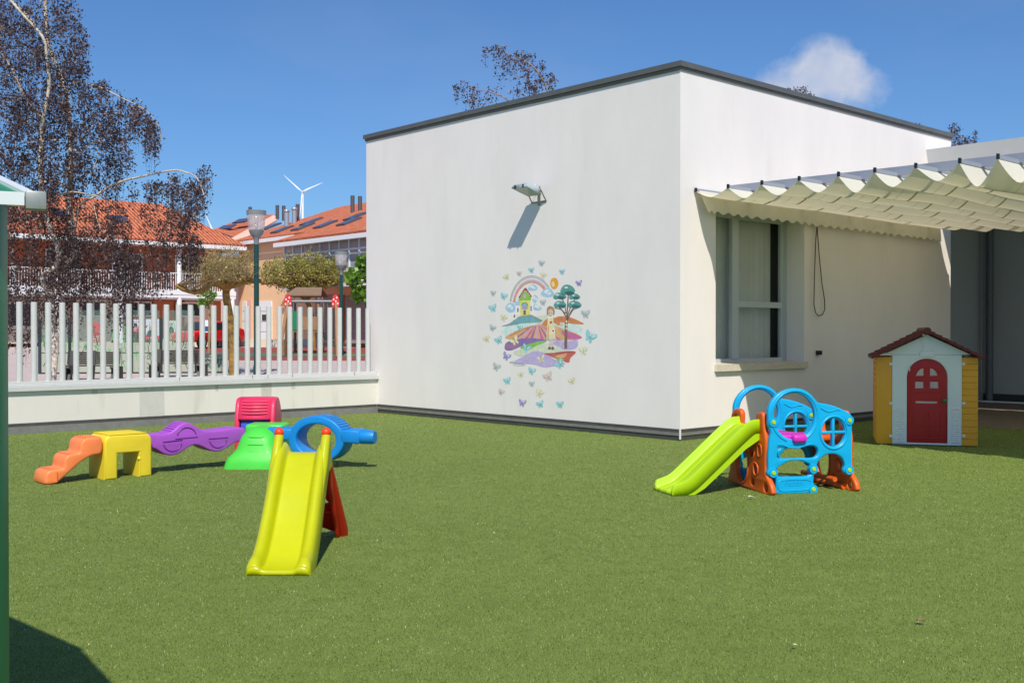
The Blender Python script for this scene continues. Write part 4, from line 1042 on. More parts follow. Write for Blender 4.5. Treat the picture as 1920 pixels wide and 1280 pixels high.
part('painted_tree', [I['brown'], I['leaf'], I['leafd'], I['foam'], I['cream']], [
    (0, 'q', [(712, 735), (734, 735), (736, 560), (742, 480), (728, 480), (716, 540)], 9, 0)] +
    [(0, 'l', p, w, 9) for p, w in (([(735, 520), (760, 460), (790, 415)], 9), ([(728, 500), (700, 450), (670, 420)], 8), ([(732, 490), (738, 400), (742, 330)], 9), ([(726, 470), (716, 400), (695, 360)], 7), ([(740, 480), (765, 400), (790, 365)], 7), ([(722, 470), (690, 440), (640, 428)], 5), ([(742, 500), (780, 440), (820, 425)], 5))] +
    [(1, 'p', [(x - a, y + 6), (x - a * .6, y - b * .8), (x, y - b), (x + a * .6, y - b * .7), (x + a, y + 4), (x + a * .5, y + b * .7), (x, y + b * .5), (x - a * .6, y + b * .8)], 10, 0) for (x, y, a, b) in ((678, 342, 50, 28), (738, 298, 56, 44), (790, 345, 42, 24), (680, 404, 48, 28), (790, 405, 52, 30))] +
    [(2, 'p', [(x - a, y), (x - a * .3, y - b), (x + a, y - b * .2), (x + a * .4, y + b), (x - a * .5, y + b * .8)], 11, 0) for (x, y, a, b) in ((690, 352, 30, 12), (752, 318, 36, 16), (800, 354, 26, 10), (694, 416, 30, 12), (800, 418, 36, 12))] +
    [(3, 'p', [(x - a, y), (x, y - b), (x + a, y), (x, y + b)], 12, 0) for (x, y, a, b) in ((660, 330, 16, 6), (726, 276, 16, 8), (780, 334, 14, 5), (664, 392, 14, 6), (776, 392, 16, 6))] +
    [(4, 'e', (728, y, 6, 10), 12, 0) for y in (530, 556, 582)])
part('painted_girl', [I['orr'], I['cream'], I['skin'], I['hair'], I['dark'], I['wine'], I['blue'], I['white'], I['salmon'], I['ochre']], [
    (0, 'p', [(590, 505), (560, 530), (545, 552), (580, 560), (600, 540), (640, 540), (665, 560), (685, 545), (655, 520), (630, 498)], 13, 0),
    (1, 'q', [(588, 500), (630, 500), (632, 560), (586, 560)], 14, 0), (1, 'q', [(584, 560), (638, 560), (648, 664), (578, 664)], 14, 0),
    (9, 'q', [(586, 600), (592, 562), (600, 562), (596, 660), (584, 660)], 15, 0), (6, 'q', [(578, 660), (648, 660), (642, 670), (582, 670)], 15, 0),
    (7, 'q', [(584, 494), (632, 494), (622, 512), (608, 500), (594, 512)], 15, 0),
    (8, 'q', [(598, 670), (610, 670), (608, 720), (600, 720)], 13, 0), (8, 'q', [(614, 670), (627, 670), (625, 720), (617, 720)], 13, 0)] +
    [(7, 'l', [(598, 680 + 12 * i), (627, 680 + 12 * i)], 4, 14) for i in range(4)] + [
    (4, 'p', [(588, 732), (604, 716), (612, 736), (600, 742)], 15, 0), (4, 'p', [(614, 738), (622, 716), (636, 730), (630, 742)], 15, 0),
    (2, 'e', (608, 462, 20, 24), 15, 0), (3, 'p', [(580, 455), (584, 428), (606, 414), (630, 424), (640, 446), (640, 470), (628, 482), (626, 450), (604, 436), (592, 452), (592, 480), (582, 476)], 16, 0),
    (3, 'q', [(603, 486), (613, 486), (614, 500), (602, 500)], 14, 0), (4, 'e', (600, 464, 2.5, 3), 17, 0), (4, 'e', (616, 464, 2.5, 3), 17, 0), (5, 'l', [(604, 476), (612, 476)], 2.5, 17),
    (2, 'p', [(512, 540), (530, 536), (548, 548), (536, 560), (516, 552)], 15, 0), (2, 'p', [(680, 545), (700, 536), (706, 550), (690, 562)], 15, 0),
    (5, 'p', [(606, 528), (611, 534), (616, 528), (621, 534), (611, 548), (602, 536)], 17, 0), (7, 'p', [(614, 588), (640, 586), (640, 614), (628, 618), (616, 612)], 16, 0), (5, 'p', [(622, 592), (627, 598), (632, 591), (637, 598), (628, 610), (620, 600)], 17, 0)])
# signature scribble
part('signature', I['leafd'], [(0, 'l', [(303, 845), (309, 830), (315, 842), (322, 828), (327, 846), (336, 840), (345, 848), (356, 842), (370, 850), (384, 844), (396, 852), (410, 848)], 2.2, 9), (0, 'l', [(330, 856), (370, 861), (425, 858)], 1.8, 9)])
BF = [(540, 98, 26, 'greyb', 10), (465, 150, 24, 'aqua', 0), (373, 175, 22, 'blush', 5), (280, 200, 28, 'lemon', -25), (552, 188, 27, 'lemon', 20), (695, 162, 24, 'aqua', 0), (822, 248, 27, 'lav', -5), (178, 322, 23, 'greyb', 10), (256, 345, 30, 'aqua', 20), (176, 435, 34, 'aqua', -10), (255, 505, 30, 'lemon', 25),
      (872, 480, 36, 'greyb', 0), (172, 582, 28, 'greyb', 25), (130, 665, 30, 'lemon', -15), (222, 675, 34, 'aqua', -20), (902, 650, 50, 'aqua', 30), (342, 680, 38, 'lemon', -30), (425, 735, 34, 'aqua', 25), (275, 795, 34, 'lav', 30), (855, 755, 36, 'lemon', 0), (538, 815, 30, 'cream', -10), (680, 855, 38, 'aqua', -35), (200, 875, 33, 'greyb', 25),
      (465, 905, 32, 'aqua', 20), (592, 950, 40, 'blush', -20), (386, 932, 24, 'lemon', -10), (285, 980, 32, 'aqua', -10), (468, 1002, 24, 'greyb', 0), (770, 980, 30, 'lemon', -15), (235, 1062, 27, 'blush', 30), (525, 1070, 36, 'lemon', 20), (395, 1145, 32, 'lav', 15), (532, 1155, 32, 'aqua', -15), (680, 1158, 31, 'aqua', 0), (380, 582, 24, 'aqua', 5), (552, 392, 26, 'greyb', 0)]
for (x, y, s, c, rot) in BF:
    ca, sa = math.cos(R(rot)), math.sin(R(rot))
    T = lambda pts: [(x + (px_ * ca - py_ * sa) * s * .9, y + (px_ * sa + py_ * ca) * s) for px_, py_ in pts]
    L = [(0, 'p', T([(0, 0), (.35, -.75), (.85, -1.05), (1.0, -.6), (.6, -.05)]), 13, 0), (0, 'p', T([(0, 0), (-.35, -.7), (-.95, -.9), (-.95, -.4), (-.6, 0)]), 13, 0),
         (0, 'p', T([(0, .02), (.5, .05), (.62, .42), (.4, .72), (.12, .35)]), 13, 0), (0, 'p', T([(0, .02), (-.5, .08), (-.55, .4), (-.28, .66), (-.1, .35)]), 13, 0),
         (2, 'p', T([(.25, -.3), (.5, -.7), (.7, -.7), (.42, -.25)]), 14, 0),
         (1, 'l', T([(0, -.25), (.02, .4)]), 2.4, 15), (1, 'l', T([(0, -.3), (.25, -.95)]), 1.0, 15), (1, 'l', T([(0, -.3), (-.2, -.9)]), 1.0, 15), (1, 'l', T([(0, 0), (.6, -.05), (1.0, -.6)]), 1.1, 15), (1, 'l', T([(0, 0), (-.6, 0), (-.95, -.4)]), 1.1, 15), (1, 'l', T([(.12, .35), (.4, .72)]), 1.0, 15)]
    part('butterfly', [I[c], I['dark'], I['foam']], L)

# ------------------------------------------------------------------ trees
def leaf_mesh(pts, dirs, size, rr, jit=.35, aspect=.75):
    """one small bent leaf per point"""
    n = len(pts); P = np.array(pts, dtype=np.float32)
    a = rr.normal(size=(n, 3)).astype(np.float32); a /= np.linalg.norm(a, axis=1)[:, None]
    b = rr.normal(size=(n, 3)).astype(np.float32); b -= a * (a * b).sum(1)[:, None]; b /= np.linalg.norm(b, axis=1)[:, None]
    s = (size * (1 + jit * rr.uniform(-1, 1, n))).astype(np.float32)[:, None]
    V = np.stack([P, P + (a * .5 + b * aspect * .5) * s, P + a * s, P + (a * .5 - b * aspect * .5) * s], 1).reshape(-1, 3)
    me = bpy.data.meshes.new('leaves'); me.vertices.add(4 * n); me.vertices.foreach_set('co', V.ravel())
    me.loops.add(4 * n); me.loops.foreach_set('vertex_index', np.arange(4 * n, dtype=np.int32))
    me.polygons.add(n); me.polygons.foreach_set('loop_start', np.arange(0, 4 * n, 4, dtype=np.int32))
    me.update(calc_edges=True); return me
def crown(name, pts, size, m, parent, seed=1, aspect=.75):
    me = leaf_mesh(pts, None, size, np.random.default_rng(seed), aspect=aspect); me.materials.append(m)
    inv = mtx(parent).inverted(); me.transform(inv)
    o = bpy.data.objects.new(name, me); COL.objects.link(o); o.parent = parent; return o
def leafm(name, c1_, c2_, c3_=None, tr=.25, fleck=False):
    m = bpy.data.materials.new(name); m.use_nodes = True; N, L = m.node_tree.nodes, m.node_tree.links; p = N['Principled BSDF']
    gi = N.new('ShaderNodeNewGeometry'); cr = N.new('ShaderNodeValToRGB'); cr.color_ramp.elements[0].color = (*lin(c1_), 1); cr.color_ramp.elements[1].color = (*lin(c2_), 1)
    if c3_: k = cr.color_ramp.elements.new(.85); k.color = (*lin(c3_), 1)
    if fleck: k = cr.color_ramp.elements.new(.992); k.color = (*lin(c3_), 1); k = cr.color_ramp.elements.new(.996); k.color = (*lin((236, 240, 214)), 1)
    L.new(gi.outputs['Random Per Island'], cr.inputs[0]); L.new(cr.outputs[0], p.inputs['Base Color']); p.inputs['Roughness'].default_value = .45
    t = N.new('ShaderNodeBsdfTranslucent'); L.new(cr.outputs[0], t.inputs[0]); mx = N.new('ShaderNodeMixShader'); mx.inputs[0].default_value = tr
    L.new(p.outputs[0], mx.inputs[1]); L.new(t.outputs[0], mx.inputs[2]); L.new(mx.outputs[0], N['Material Output'].inputs[0]); return m
M_purple = leafm('purple_leaf', (30, 19, 19), (68, 42, 38), (112, 92, 86), .2)
def bark_mat(name, c1_, c2_, scale, st):
    m = mat(name, c1_, .85, .2, bump=.4, bscale=30, rgb2=c2_, vscale=scale, stretch=st); return m
M_birch = bark_mat('birch_bark', (150, 128, 108), (236, 230, 216), 9, (1, 1, 3.2)); M_twig = mat('purple_twig', (70, 46, 48), .8)
M_bough = mat('birch_bough', (196, 176, 156), .8, var=.25, vscale=8)
YB = 22.0; M_ptw2 = mat('greyish_bough', (150, 128, 112), .8, var=.2, vscale=8)
def bez(P, k=5): return [Vector(v) for v in catmull(P, k)]
def catmull(P, k):
    P = [Vector(p) for p in P]; n = len(P); out = []
    for i in range(n - 1):
        a, b, c, d = (P[min(max(i + j, 0), n - 1)] for j in (-1, 0, 1, 2))
        for q_ in range(k):
            t = q_ / k; out.append(.5 * ((2 * b) + (-a + c) * t + (2 * a - 5 * b + 4 * c - d) * t * t + (-a + 3 * b - 3 * c + d) * t ** 3))
    out.append(P[-1]); return out
def birch(root, limbs, Y0, seed):
    """limbs: list of (pts px, radii m, depth offsets)"""
    for i, (pts, r0, r1, dy, trunk) in enumerate(limbs):
        n = len(pts); P = catmull([at(x, y, Y0 + dy * k / (n - 1)) for k, (x, y) in enumerate(pts)], 5)
        g = MB(); g.tube(P, [r0 + (r1 - r0) * k / (len(P) - 1) for k in range(len(P))], 8)
        g.build('trunk' if trunk else 'limb', M_birch if trunk else (M_bough if r0 != .04 else M_ptw2), root, world=True, smooth=60)
def weeping(root, blobs, Y0, seed, leaf=.042, dens=1.0, spread=1.3, m=M_purple, out=.5):
    rr = random.Random(seed); L = []; tw = MB()
    for (cx, cy, rx, ry, n) in blobs:
        for _ in range(int(n * dens)):
            a, q_ = rr.uniform(0, 2 * math.pi), math.sqrt(rr.random())
            x, y = cx + rx * q_ * math.cos(a), cy + ry * q_ * math.sin(a)
            p = at(x, y, Y0 + rr.gauss(0, spread * .5)); side = rr.uniform(-1, 1) * .10; fy = rr.uniform(-.1, .1)
            ln = rr.uniform(.22, .6); pts = [p]
            for k in range(1, 6):
                t = k / 5; pts.append(p + Vector((side * ln * 2.4 * t * (1.4 - t), fy * t, .05 * math.sin(t * 3) - ln * t * t)))
            tw.tube(pts, [.004, .0035, .003, .003, .002, .002], 3, cap=False)
            nl = rr.randint(12, 20)
            for _k in range(nl):
                t = rr.random() * 4.99; i = int(t); v = pts[i].lerp(pts[i + 1], t - i)
                L.append(v + Vector((rr.gauss(0, .045), rr.gauss(0, .045), rr.gauss(0, .03))))
    tw.build('twigs', M_twig, root, world=True)
    crown('crown', [tuple(v) for v in L], leaf, m, root, seed)
    return len(L)
b1 = thing('weeping_birch', 'tall purple-leaved weeping birch behind the left end of the fence', 'tree', (at(100, 700, YB).x, YB, .12))
birch(b1, [([(98, 712), (103, 640), (96, 575), (100, 520), (130, 490), (140, 462), (134, 420), (130, 380), (133, 300), (128, 200), (116, 150), (96, 100), (88, 60), (84, -30), (86, -120)], .085, .03, .6, True),
           ([(98, 560), (80, 520), (104, 500), (110, 470), (84, 400), (76, 330), (78, 250), (82, 218), (92, 160), (88, 110), (80, 70), (45, 30), (10, -10)], .06, .022, -.8, True),
           ([(80, 225), (60, 200), (40, 170), (22, 130), (0, 100), (-30, 80)], .035, .018, -.6, False), ([(90, 90), (60, 40), (20, 0), (-10, -30)], .03, .015, .8, False),
           ([(138, 440), (150, 385), (175, 370), (215, 345), (262, 332), (320, 320), (345, 322), (370, 335), (384, 370)], .032, .008, -.7, False),
           ([(90, 380), (110, 366), (135, 360), (165, 364), (190, 370)], .022, .01, -.9, False), ([(122, 355), (100, 330), (70, 318), (60, 322)], .018, .01, .4, False),
           ([(128, 160), (150, 155), (190, 165), (230, 185), (270, 205), (296, 235), (302, 265)], .018, .005, .3, False), ([(130, 290), (160, 275), (190, 268), (170, 330)], .014, .006, -.4, False),
           ([(175, 378), (185, 420), (205, 440), (228, 452)], .012, .006, -1, False), ([(94, 75), (110, 60), (125, 52)], .012, .006, .2, False)], YB, 3)
BL = [(70, 25, 90, 45, 60), (20, 60, 60, 70, 60), (105, 75, 55, 60, 60), (150, 70, 14, 30, 10), (145, 118, 22, 26, 16), (45, 150, 75, 70, 120), (130, 165, 40, 50, 40), (30, 250, 70, 70, 120), (115, 260, 50, 70, 90), (185, 175, 40, 20, 24), (190, 230, 36, 40, 50), (240, 205, 35, 18, 22), (262, 225, 30, 22, 26), (285, 250, 14, 34, 20), (220, 280, 26, 45, 36), (200, 330, 30, 40, 26),
      (30, 350, 75, 60, 110), (110, 350, 50, 60, 60), (150, 300, 24, 40, 20), (60, 440, 85, 60, 150), (150, 440, 50, 55, 60), (205, 400, 30, 40, 26), (225, 440, 26, 45, 26), (175, 500, 90, 50, 140), (80, 530, 90, 50, 130), (270, 500, 55, 50, 75), (330, 350, 45, 20, 30), (345, 385, 34, 40, 50), (378, 350, 14, 30, 14), (388, 325, 8, 16, 6), (330, 440, 34, 40, 34), (360, 470, 20, 30, 24), (285, 400, 22, 34, 12), (250, 360, 10, 26, 4), (40, 600, 36, 40, 30), (225, 570, 26, 40, 26), (110, 580, 50, 24, 30), (285, 345, 22, 10, 6)]
NB = weeping(b1, BL, YB, 11, .05, 1.75)
# second birch stands behind the building, only its branch tips show over the roof
b2 = thing('weeping_birch', 'purple-leaved birch tree behind the roof with its branch tips above the coping', 'tree', (.6, 31, .12))
lim = []
for pts in ([(1150, 560), (1110, 330), (1040, 200), (1012, 140), (985, 115), (950, 100)], [(1150, 560), (1040, 280), (960, 195), (925, 175), (880, 165)], [(1150, 560), (1330, 300), (1480, 200), (1496, 170)], [(1150, 560), (1500, 420), (1740, 330), (1798, 262)]):
    lim.append((pts, .04, .007, 0, False))
birch(b2, [([(1150, 640), (1150, 600), (1150, 555)], .2, .16, 0, True)] + lim, 31, 5)
weeping(b2, [(932, 92, 26, 6, 9), (975, 105, 28, 10, 12), (950, 125, 30, 24, 8), (1000, 140, 24, 30, 16), (1030, 150, 12, 14, 6), (985, 165, 28, 18, 10), (868, 162, 24, 7, 7), (905, 178, 22, 12, 6), (880, 188, 10, 14, 3), (925, 170, 8, 10, 2)], 31, 12, .062, 1.7, 1.0)
weeping(b2, [(1480, 172, 8, 6, 4), (1497, 165, 10, 8, 6), (1514, 172, 6, 8, 5), (1703, 232, 4, 3, 1), (1715, 235, 3, 3, 1), (1790, 245, 10, 14, 12), (1805, 262, 14, 12, 16), (1827, 258, 4, 12, 5), (1798, 275, 20, 6, 10)], 31, 13, .055, 1.3, 1.0)

M_plane = bark_mat('plane_bark', (104, 80, 50), (178, 142, 74), 5, (1, 1, 2)); M_olive = leafm('olive_bud', (96, 104, 26), (144, 156, 48), (190, 186, 92), .3); M_ptwig = mat('grey_twig', (150, 128, 92), .8, var=.2, vscale=2)
def plane_tree(label, Y0, trunk, limbs, crown_e, ntw, nleaf, lsize, seed, m, thin=1.0):
    rr = random.Random(seed); base = at(*trunk[0], Y0)
    t = thing('plane_tree', label, 'tree', (base.x, Y0, plaza_z(Y0)))
    k = Y0 / 35 * thin
    g = MB(); P = catmull([at(x, y, Y0) for x, y in trunk], 5); g.tube(P, [(.14 - .03 * i / len(P)) * k for i in range(len(P))], 10); g.build('trunk', M_plane, t, world=True, smooth=60)
    nodes = []
    for pts in limbs:
        dy = rr.uniform(-1.2, 1.2); n = len(pts); P = catmull([at(x, y, Y0 + dy * i / (n - 1)) for i, (x, y) in enumerate(pts)], 5)
        g = MB(); g.tube(P, [(.125 - .075 * i / len(P) + .02 * rr.random()) * k for i in range(len(P))], 8); g.build('limb', M_plane, t, world=True, smooth=60); nodes += P[3:]
    cx, cy, rx, ry = crown_e; tw = MB(); Lf = []
    for _ in range(ntw):
        a = rr.choice(nodes); ang = rr.uniform(0, 2 * math.pi); q_ = math.sqrt(rr.random())
        e = at(cx + rx * q_ * math.cos(ang), cy + ry * q_ * math.sin(ang), a.y + rr.gauss(0, .7)); e = a.lerp(e, min(1, 1.9 * Y0 / 34 / max(.01, (e - a).length)) if (e - a).length > 2.4 * Y0 / 34 else 1)
        mid = a.lerp(e, .5) + Vector((rr.gauss(0, .08), rr.gauss(0, .1), rr.gauss(0, .08)))
        tw.tube([a, mid, e], [.014, .009, .004], 3, cap=False)
        for _b in range(3):
            s_ = a.lerp(e, rr.uniform(.4, .95)); f = s_ + Vector((rr.gauss(0, .25), rr.gauss(0, .25), rr.gauss(.05, .22)))
            tw.tube([s_, f], [.007, .003], 3, cap=False)
            for _c in range(int(nleaf / ntw / 3)): Lf.append(tuple(s_.lerp(f, rr.random()) + Vector((rr.gauss(0, .07), rr.gauss(0, .07), rr.gauss(0, .06)))))
    tw.build('twigs', M_ptwig, t, world=True); crown('crown', Lf, lsize, m, t, seed)
plane_tree('bare pollarded plane tree with crooked yellow limbs left of the nearer street lamp', 34, [(437, 704), (436, 640), (430, 590), (424, 555), (425, 538)],
           [[(425, 540), (400, 530), (380, 545), (355, 546), (330, 535)], [(425, 538), (405, 524), (385, 522)], [(425, 538), (450, 530), (475, 526), (495, 528)], [(425, 540), (440, 524), (462, 520)], [(424, 536), (420, 515), (410, 500)]],
           (425, 492, 66, 34), 250, 2400, .05, 21, M_olive)
plane_tree('spreading olive-green plane tree between the two street lamps', 56, [(590, 690), (585, 600), (576, 565), (562, 545)],
           [[(572, 560), (545, 540), (515, 530), (490, 532)], [(568, 555), (555, 530), (530, 518)], [(575, 560), (600, 535), (640, 530), (660, 536)], [(572, 556), (580, 530), (610, 512)], [(566, 550), (562, 520), (575, 500)]],
           (572, 508, 92, 38), 420, 13000, .095, 22, M_olive, .62)
# small round tree and fig
M_fresh = leafm('fresh_leaf', (70, 110, 26), (124, 164, 50), None, .35)
def small_tree(name, label, x, y0, y1, Y0, blobs, n, size, seed, m):
    rr = random.Random(seed); base = at(x, y0, Y0); t = thing(name, label, 'tree', (base.x, Y0, plaza_z(Y0)))
    g = MB(); g.tube(catmull([Vector((base.x, Y0, plaza_z(Y0))), at(x + 2, (y0 + y1) / 2, Y0), at(x, y1, Y0)], 4), [.05 * Y0 / 40] * 9, 8); g.build('trunk', M_ptwig, t, world=True)
    L = []; tw = MB(); top = at(x, y1 + 3, Y0)
    for (cx, cy, rx, ry) in blobs:
        for _ in range(n):
            a, b_ = rr.uniform(0, 2 * math.pi), rr.random() ** .45
            L.append(tuple(at(cx + rx * b_ * math.cos(a), cy + ry * b_ * math.sin(a), Y0 + rr.gauss(0, .25))))
        tw.tube([top, at(cx, cy, Y0)], [.02, .008], 4)
    tw.build('branch', M_ptwig, t, world=True); crown('crown', L, size, m, t, seed, .9)
small_tree('ball_tree', 'little light green ball-crowned tree on a thin stem by the red car', 391, 640, 575, 46, [(386, 560, 13, 16), (395, 553, 10, 8), (380, 570, 8, 8)], 170, .10, 31, M_fresh)
small_tree('leafy_tree', 'bright green large-leaved tree half hidden behind the corner of the white wall', 700, 640, 560, 27, [(682, 500, 12, 20), (668, 525, 18, 14), (676, 552, 16, 12), (700, 520, 22, 34), (683, 490, 8, 8), (690, 555, 14, 12), (664, 516, 8, 6)], 90, .15, 32, M_fresh)
# ------------------------------------------------------------------ houses round the plaza
def tile_mat():
    m = bpy.data.materials.new('clay_roof_tiles'); m.use_nodes = True; N, L = m.node_tree.nodes, m.node_tree.links; p = N['Principled BSDF']
    t = N.new('ShaderNodeTexCoord')
    w = N.new('ShaderNodeTexWave'); w.wave_type = 'BANDS'; w.bands_direction = 'X'; w.inputs['Scale'].default_value = 1.3
    w2 = N.new('ShaderNodeTexWave'); w2.wave_type = 'BANDS'; w2.bands_direction = 'Y'; w2.wave_profile = 'SAW'; w2.inputs['Scale'].default_value = .9
    n = N.new('ShaderNodeTexNoise'); n.inputs['Scale'].default_value = 4; n.inputs['Detail'].default_value = 6
    for q_ in (w, w2, n): L.new(t.outputs['Object'], q_.inputs['Vector'])
    cr = N.new('ShaderNodeValToRGB'); cr.color_ramp.elements[0].position = .3; cr.color_ramp.elements[0].color = (*lin((190, 98, 64)), 1); cr.color_ramp.elements[1].position = .7; cr.color_ramp.elements[1].color = (*lin((222, 132, 94)), 1)
    L.new(n.outputs[0], cr.inputs[0]); L.new(cr.outputs[0], p.inputs['Base Color']); p.inputs['Roughness'].default_value = .85
    ad = N.new('ShaderNodeMath'); ad.operation = 'ADD'; L.new(w.outputs['Fac'], ad.inputs[0])
    mu = N.new('ShaderNodeMath'); mu.operation = 'MULTIPLY'; mu.inputs[1].default_value = .35; L.new(w2.outputs['Fac'], mu.inputs[0]); L.new(mu.outputs[0], ad.inputs[1])
    b = N.new('ShaderNodeBump'); b.inputs['Strength'].default_value = 1; b.inputs['Distance'].default_value = .12; L.new(ad.outputs[0], b.inputs['Height']); L.new(b.outputs[0], p.inputs['Normal'])
    return m
M_tiles = tile_mat()
M_peach = mat('peach_render', (232, 190, 150), .9, var=.05, vscale=.8); M_pinkr = mat('pink_render', (224, 180, 164), .9, var=.05)
M_terra = mat('terracotta_render', (176, 96, 60), .9, var=.06); M_beige = mat('beige_render', (206, 192, 172), .9, var=.05); M_wtrim = mat('white_trim', (226, 228, 232), .6)
M_dark = mat('dark_window', (46, 52, 56), .15); M_garage = mat('garage_door', (158, 146, 142), .7, var=.04); M_glassb = mat('blueish_window', (150, 158, 162), .15)
M_pipe = mat('dark_flue', (84, 82, 86), .5); M_steel = mat('steel_flue', (176, 180, 186), .3, metal=.5); M_sky = mat('skylight_glass', (70, 80, 104), .2)
def roofpoly(root, name, quads, m=M_tiles, th=.12):
    """each slope in its own object frame so that the tile courses follow it"""
    g = MB()
    for q_ in quads: g.poly(q_)
    return g.build(name, m, root, solid=th)
hl = thing('terrace_house', 'two-storey house with balcony, white posts and hipped orange roof behind the birch', 'house', (-16.7, 65, .92), ANG)
LX = -30
g = MB(); g.box(LX, 0, 1.8, 9.5, 0, 5.9); g.build('wall', M_terra, hl)
g = MB(); g.box(LX, 0, .25, 1.79, 2.55, 2.95); g.build('balcony_soffit', M_wtrim, hl)
g = MB(); g.box(LX, .05, .0, .249, 2.62, 3.06); g.box(LX, .05, -.03, -.001, 2.80, 3.06); g.build('balcony_slab', M_wtrim, hl)
g = MB(); x = LX
while x < 0: g.box(x, x + .035, .06, .09, 3.06, 4.02); x += .145
g.box(LX, 0, .05, .10, 4.02, 4.07); g.build('balcony_railing', M_wtrim, hl)
for x in (-26.5, -23.0, -19.6, -16.1, -12.7, -9.3):
    g = MB(); g.box(x - .06, x + .06, -.04, .10, 2.6, 4.1); g.build('railing_post', M_wtrim, hl)
pst = None
for x in (-.12, -3.5, -6.95, -10.4, -13.9, -17.4, -20.9):
    if pst is None: g = MB(); g.tube([(0, .13, -.1), (0, .13, 5.75)], .14, 14); pst = g.build('column', M_wtrim, hl, smooth=40); pst.location = (x, 0, 0)
    else: c = pst.copy(); COL.objects.link(c); c.parent = hl; c.location = (x, 0, 0)
for (x0, x1, m) in ((-30, -14.4, M_beige), (-13.8, -9.2, M_beige), (-8.9, -6.3, M_beige), (-4.4, -3.1, M_terra), (-2.4, -.6, M_pinkr)):
    g = MB(); g.box(x0, x1, 1.70, 1.799, .0, 2.5); g.build('ground_floor_panel', m, hl)
def window(root, x0, x1, z0, z1, y=1.69, m=M_dark, nb=1):
    g = MB(); t = .06
    g.box(x0, x1, y - .03, y + .0, z0, z0 + t); g.box(x0, x1, y - .03, y, z1 - t, z1)
    for i in range(nb + 1):
        xx = x0 + (x1 - x0 - t) * i / nb; g.box(xx, xx + t, y - .032, y - .001, z0 + t, z1 - t)
    f = g.build('window', M_wtrim, root); g = MB(); g.box(x0 + .01, x1 - .01, y + .002, y + .02, z0 + .01, z1 - .01); g.build('pane', m, f)
for (x0, x1, z0, z1) in ((-6.1, -4.5, 1.55, 2.4), (-3.0, -1.4, 1.55, 2.4), (-8.6, -7.2, 1.5, 2.4), (-12.6, -11, .9, 2.2), (-18, -16, .9, 2.2)): window(hl, x0, x1, z0, z1, 1.66, M_dark, 2)
for (x0, x1) in ((-3.0, -1.3), (-6.8, -5.0), (-10.5, -8.6), (-14.5, -12.5), (-18.5, -16.5)): window(hl, x0, x1, 3.2, 5.2, 1.76, M_dark, 2)
ez_, rz_h = 5.82, 8.55
oh = .45
roofpoly(hl, 'roof', [[(LX, -oh, ez_), (oh, -oh, ez_), (-2.3, 5.2, rz_h), (LX, 5.2, rz_h)], [(oh, -oh, ez_), (oh, 10, ez_), (-2.3, 5.2, rz_h)], [(LX, 10, ez_), (LX, 5.2, rz_h), (-2.3, 5.2, rz_h), (oh, 10, ez_)]])
g = MB(); g.box(LX, oh + .05, -oh - .08, -oh - .001, ez_ - .28, ez_ - .06); g.box(oh - .03, oh + .05, -oh, 10, ez_ - .28, ez_ - .06); g.build('gutter', M_wtrim, hl)
g = MB(); g.box(LX, oh, -oh, 1.8, ez_ - .2, ez_ - .12); g.build('eave_soffit', M_beige, hl)
for (x, f) in ((-6.3, .45), (-9.5, .5), (-13, .45)):
    a = Vector((x, -oh + 5.65 * f, ez_ + (rz_h - ez_) * f + .10)); sl_ = math.atan2(rz_h - ez_, 5.65)
    g = MB(); g.box(-.5, .5, -.45, .45, 0, .06, M=Matrix.Translation(a) @ Matrix.Rotation(sl_, 4, 'X')); g.build('skylight', M_sky, hl)

hr = thing('apartment_house', 'peach house with long orange tiled roof, flues and white glazed bay at the plaza', 'house', (-17, 67, .95), math.atan2(-AD.y, -AD.x))
RE, RR, RD = 6.15, 8.45, 5.2       # eave, ridge height, ridge depth
g = MB(); g.box(0, 26, 0, 10, 0, RE - .02); g.build('wall', M_peach, hr)
roofpoly(hr, 'roof', [[(-.3, -.4, RE), (26, -.4, RE), (26, RD, RR), (3.6, RD, RR)], [(-.3, -.4, RE), (3.6, RD, RR), (-.3, 10, RE)], [(26, RD, RR), (26, 10, RE), (-.3, 10, RE), (3.6, RD, RR)]])
g = MB(); g.box(-.3, 7.3, -.5, -.401, RE - .24, RE - .03); g.build('gutter', M_wtrim, hr)
sl2 = (RR - RE) / (RD + .4)
roofpoly(hr, 'bay_roof', [[(7.4, -1.75, RE - sl2 * 1.35 + .03), (26, -1.75, RE - sl2 * 1.35 + .03), (26, -.2, RE + sl2 * .2 + .03), (9.2, -.2, RE + sl2 * .2 + .03)]])
bz = RE - sl2 * 1.35 - .1
g = MB(); g.box(7.4, 26, -1.83, -1.751, bz - .17, bz + .06); g.build('bay_gutter', M_wtrim, hr)
g = MB(); g.box(7.7, 26, -1.3, -.001, 3.18, 3.9); g.box(7.7, 26, -1.45, -1.301, 2.95, 3.2); g.build('bay_floor', M_wtrim, hr)
g = MB(); g.box(7.72, 26, -1.28, -.02, 3.91, bz - .1); g.build('bay_glazing', M_glassb, hr)
g = MB(); x = 7.7
while x < 26: g.box(x, x + .09, -1.34, -1.281, 3.9, bz - .05); x += .92
g.box(7.7, 26, -1.335, -1.2805, 4.82, 4.92); g.box(7.7, 26, -1.335, -1.2805, bz - .14, bz - .05); g.build('bay_mullion', M_wtrim, hr)
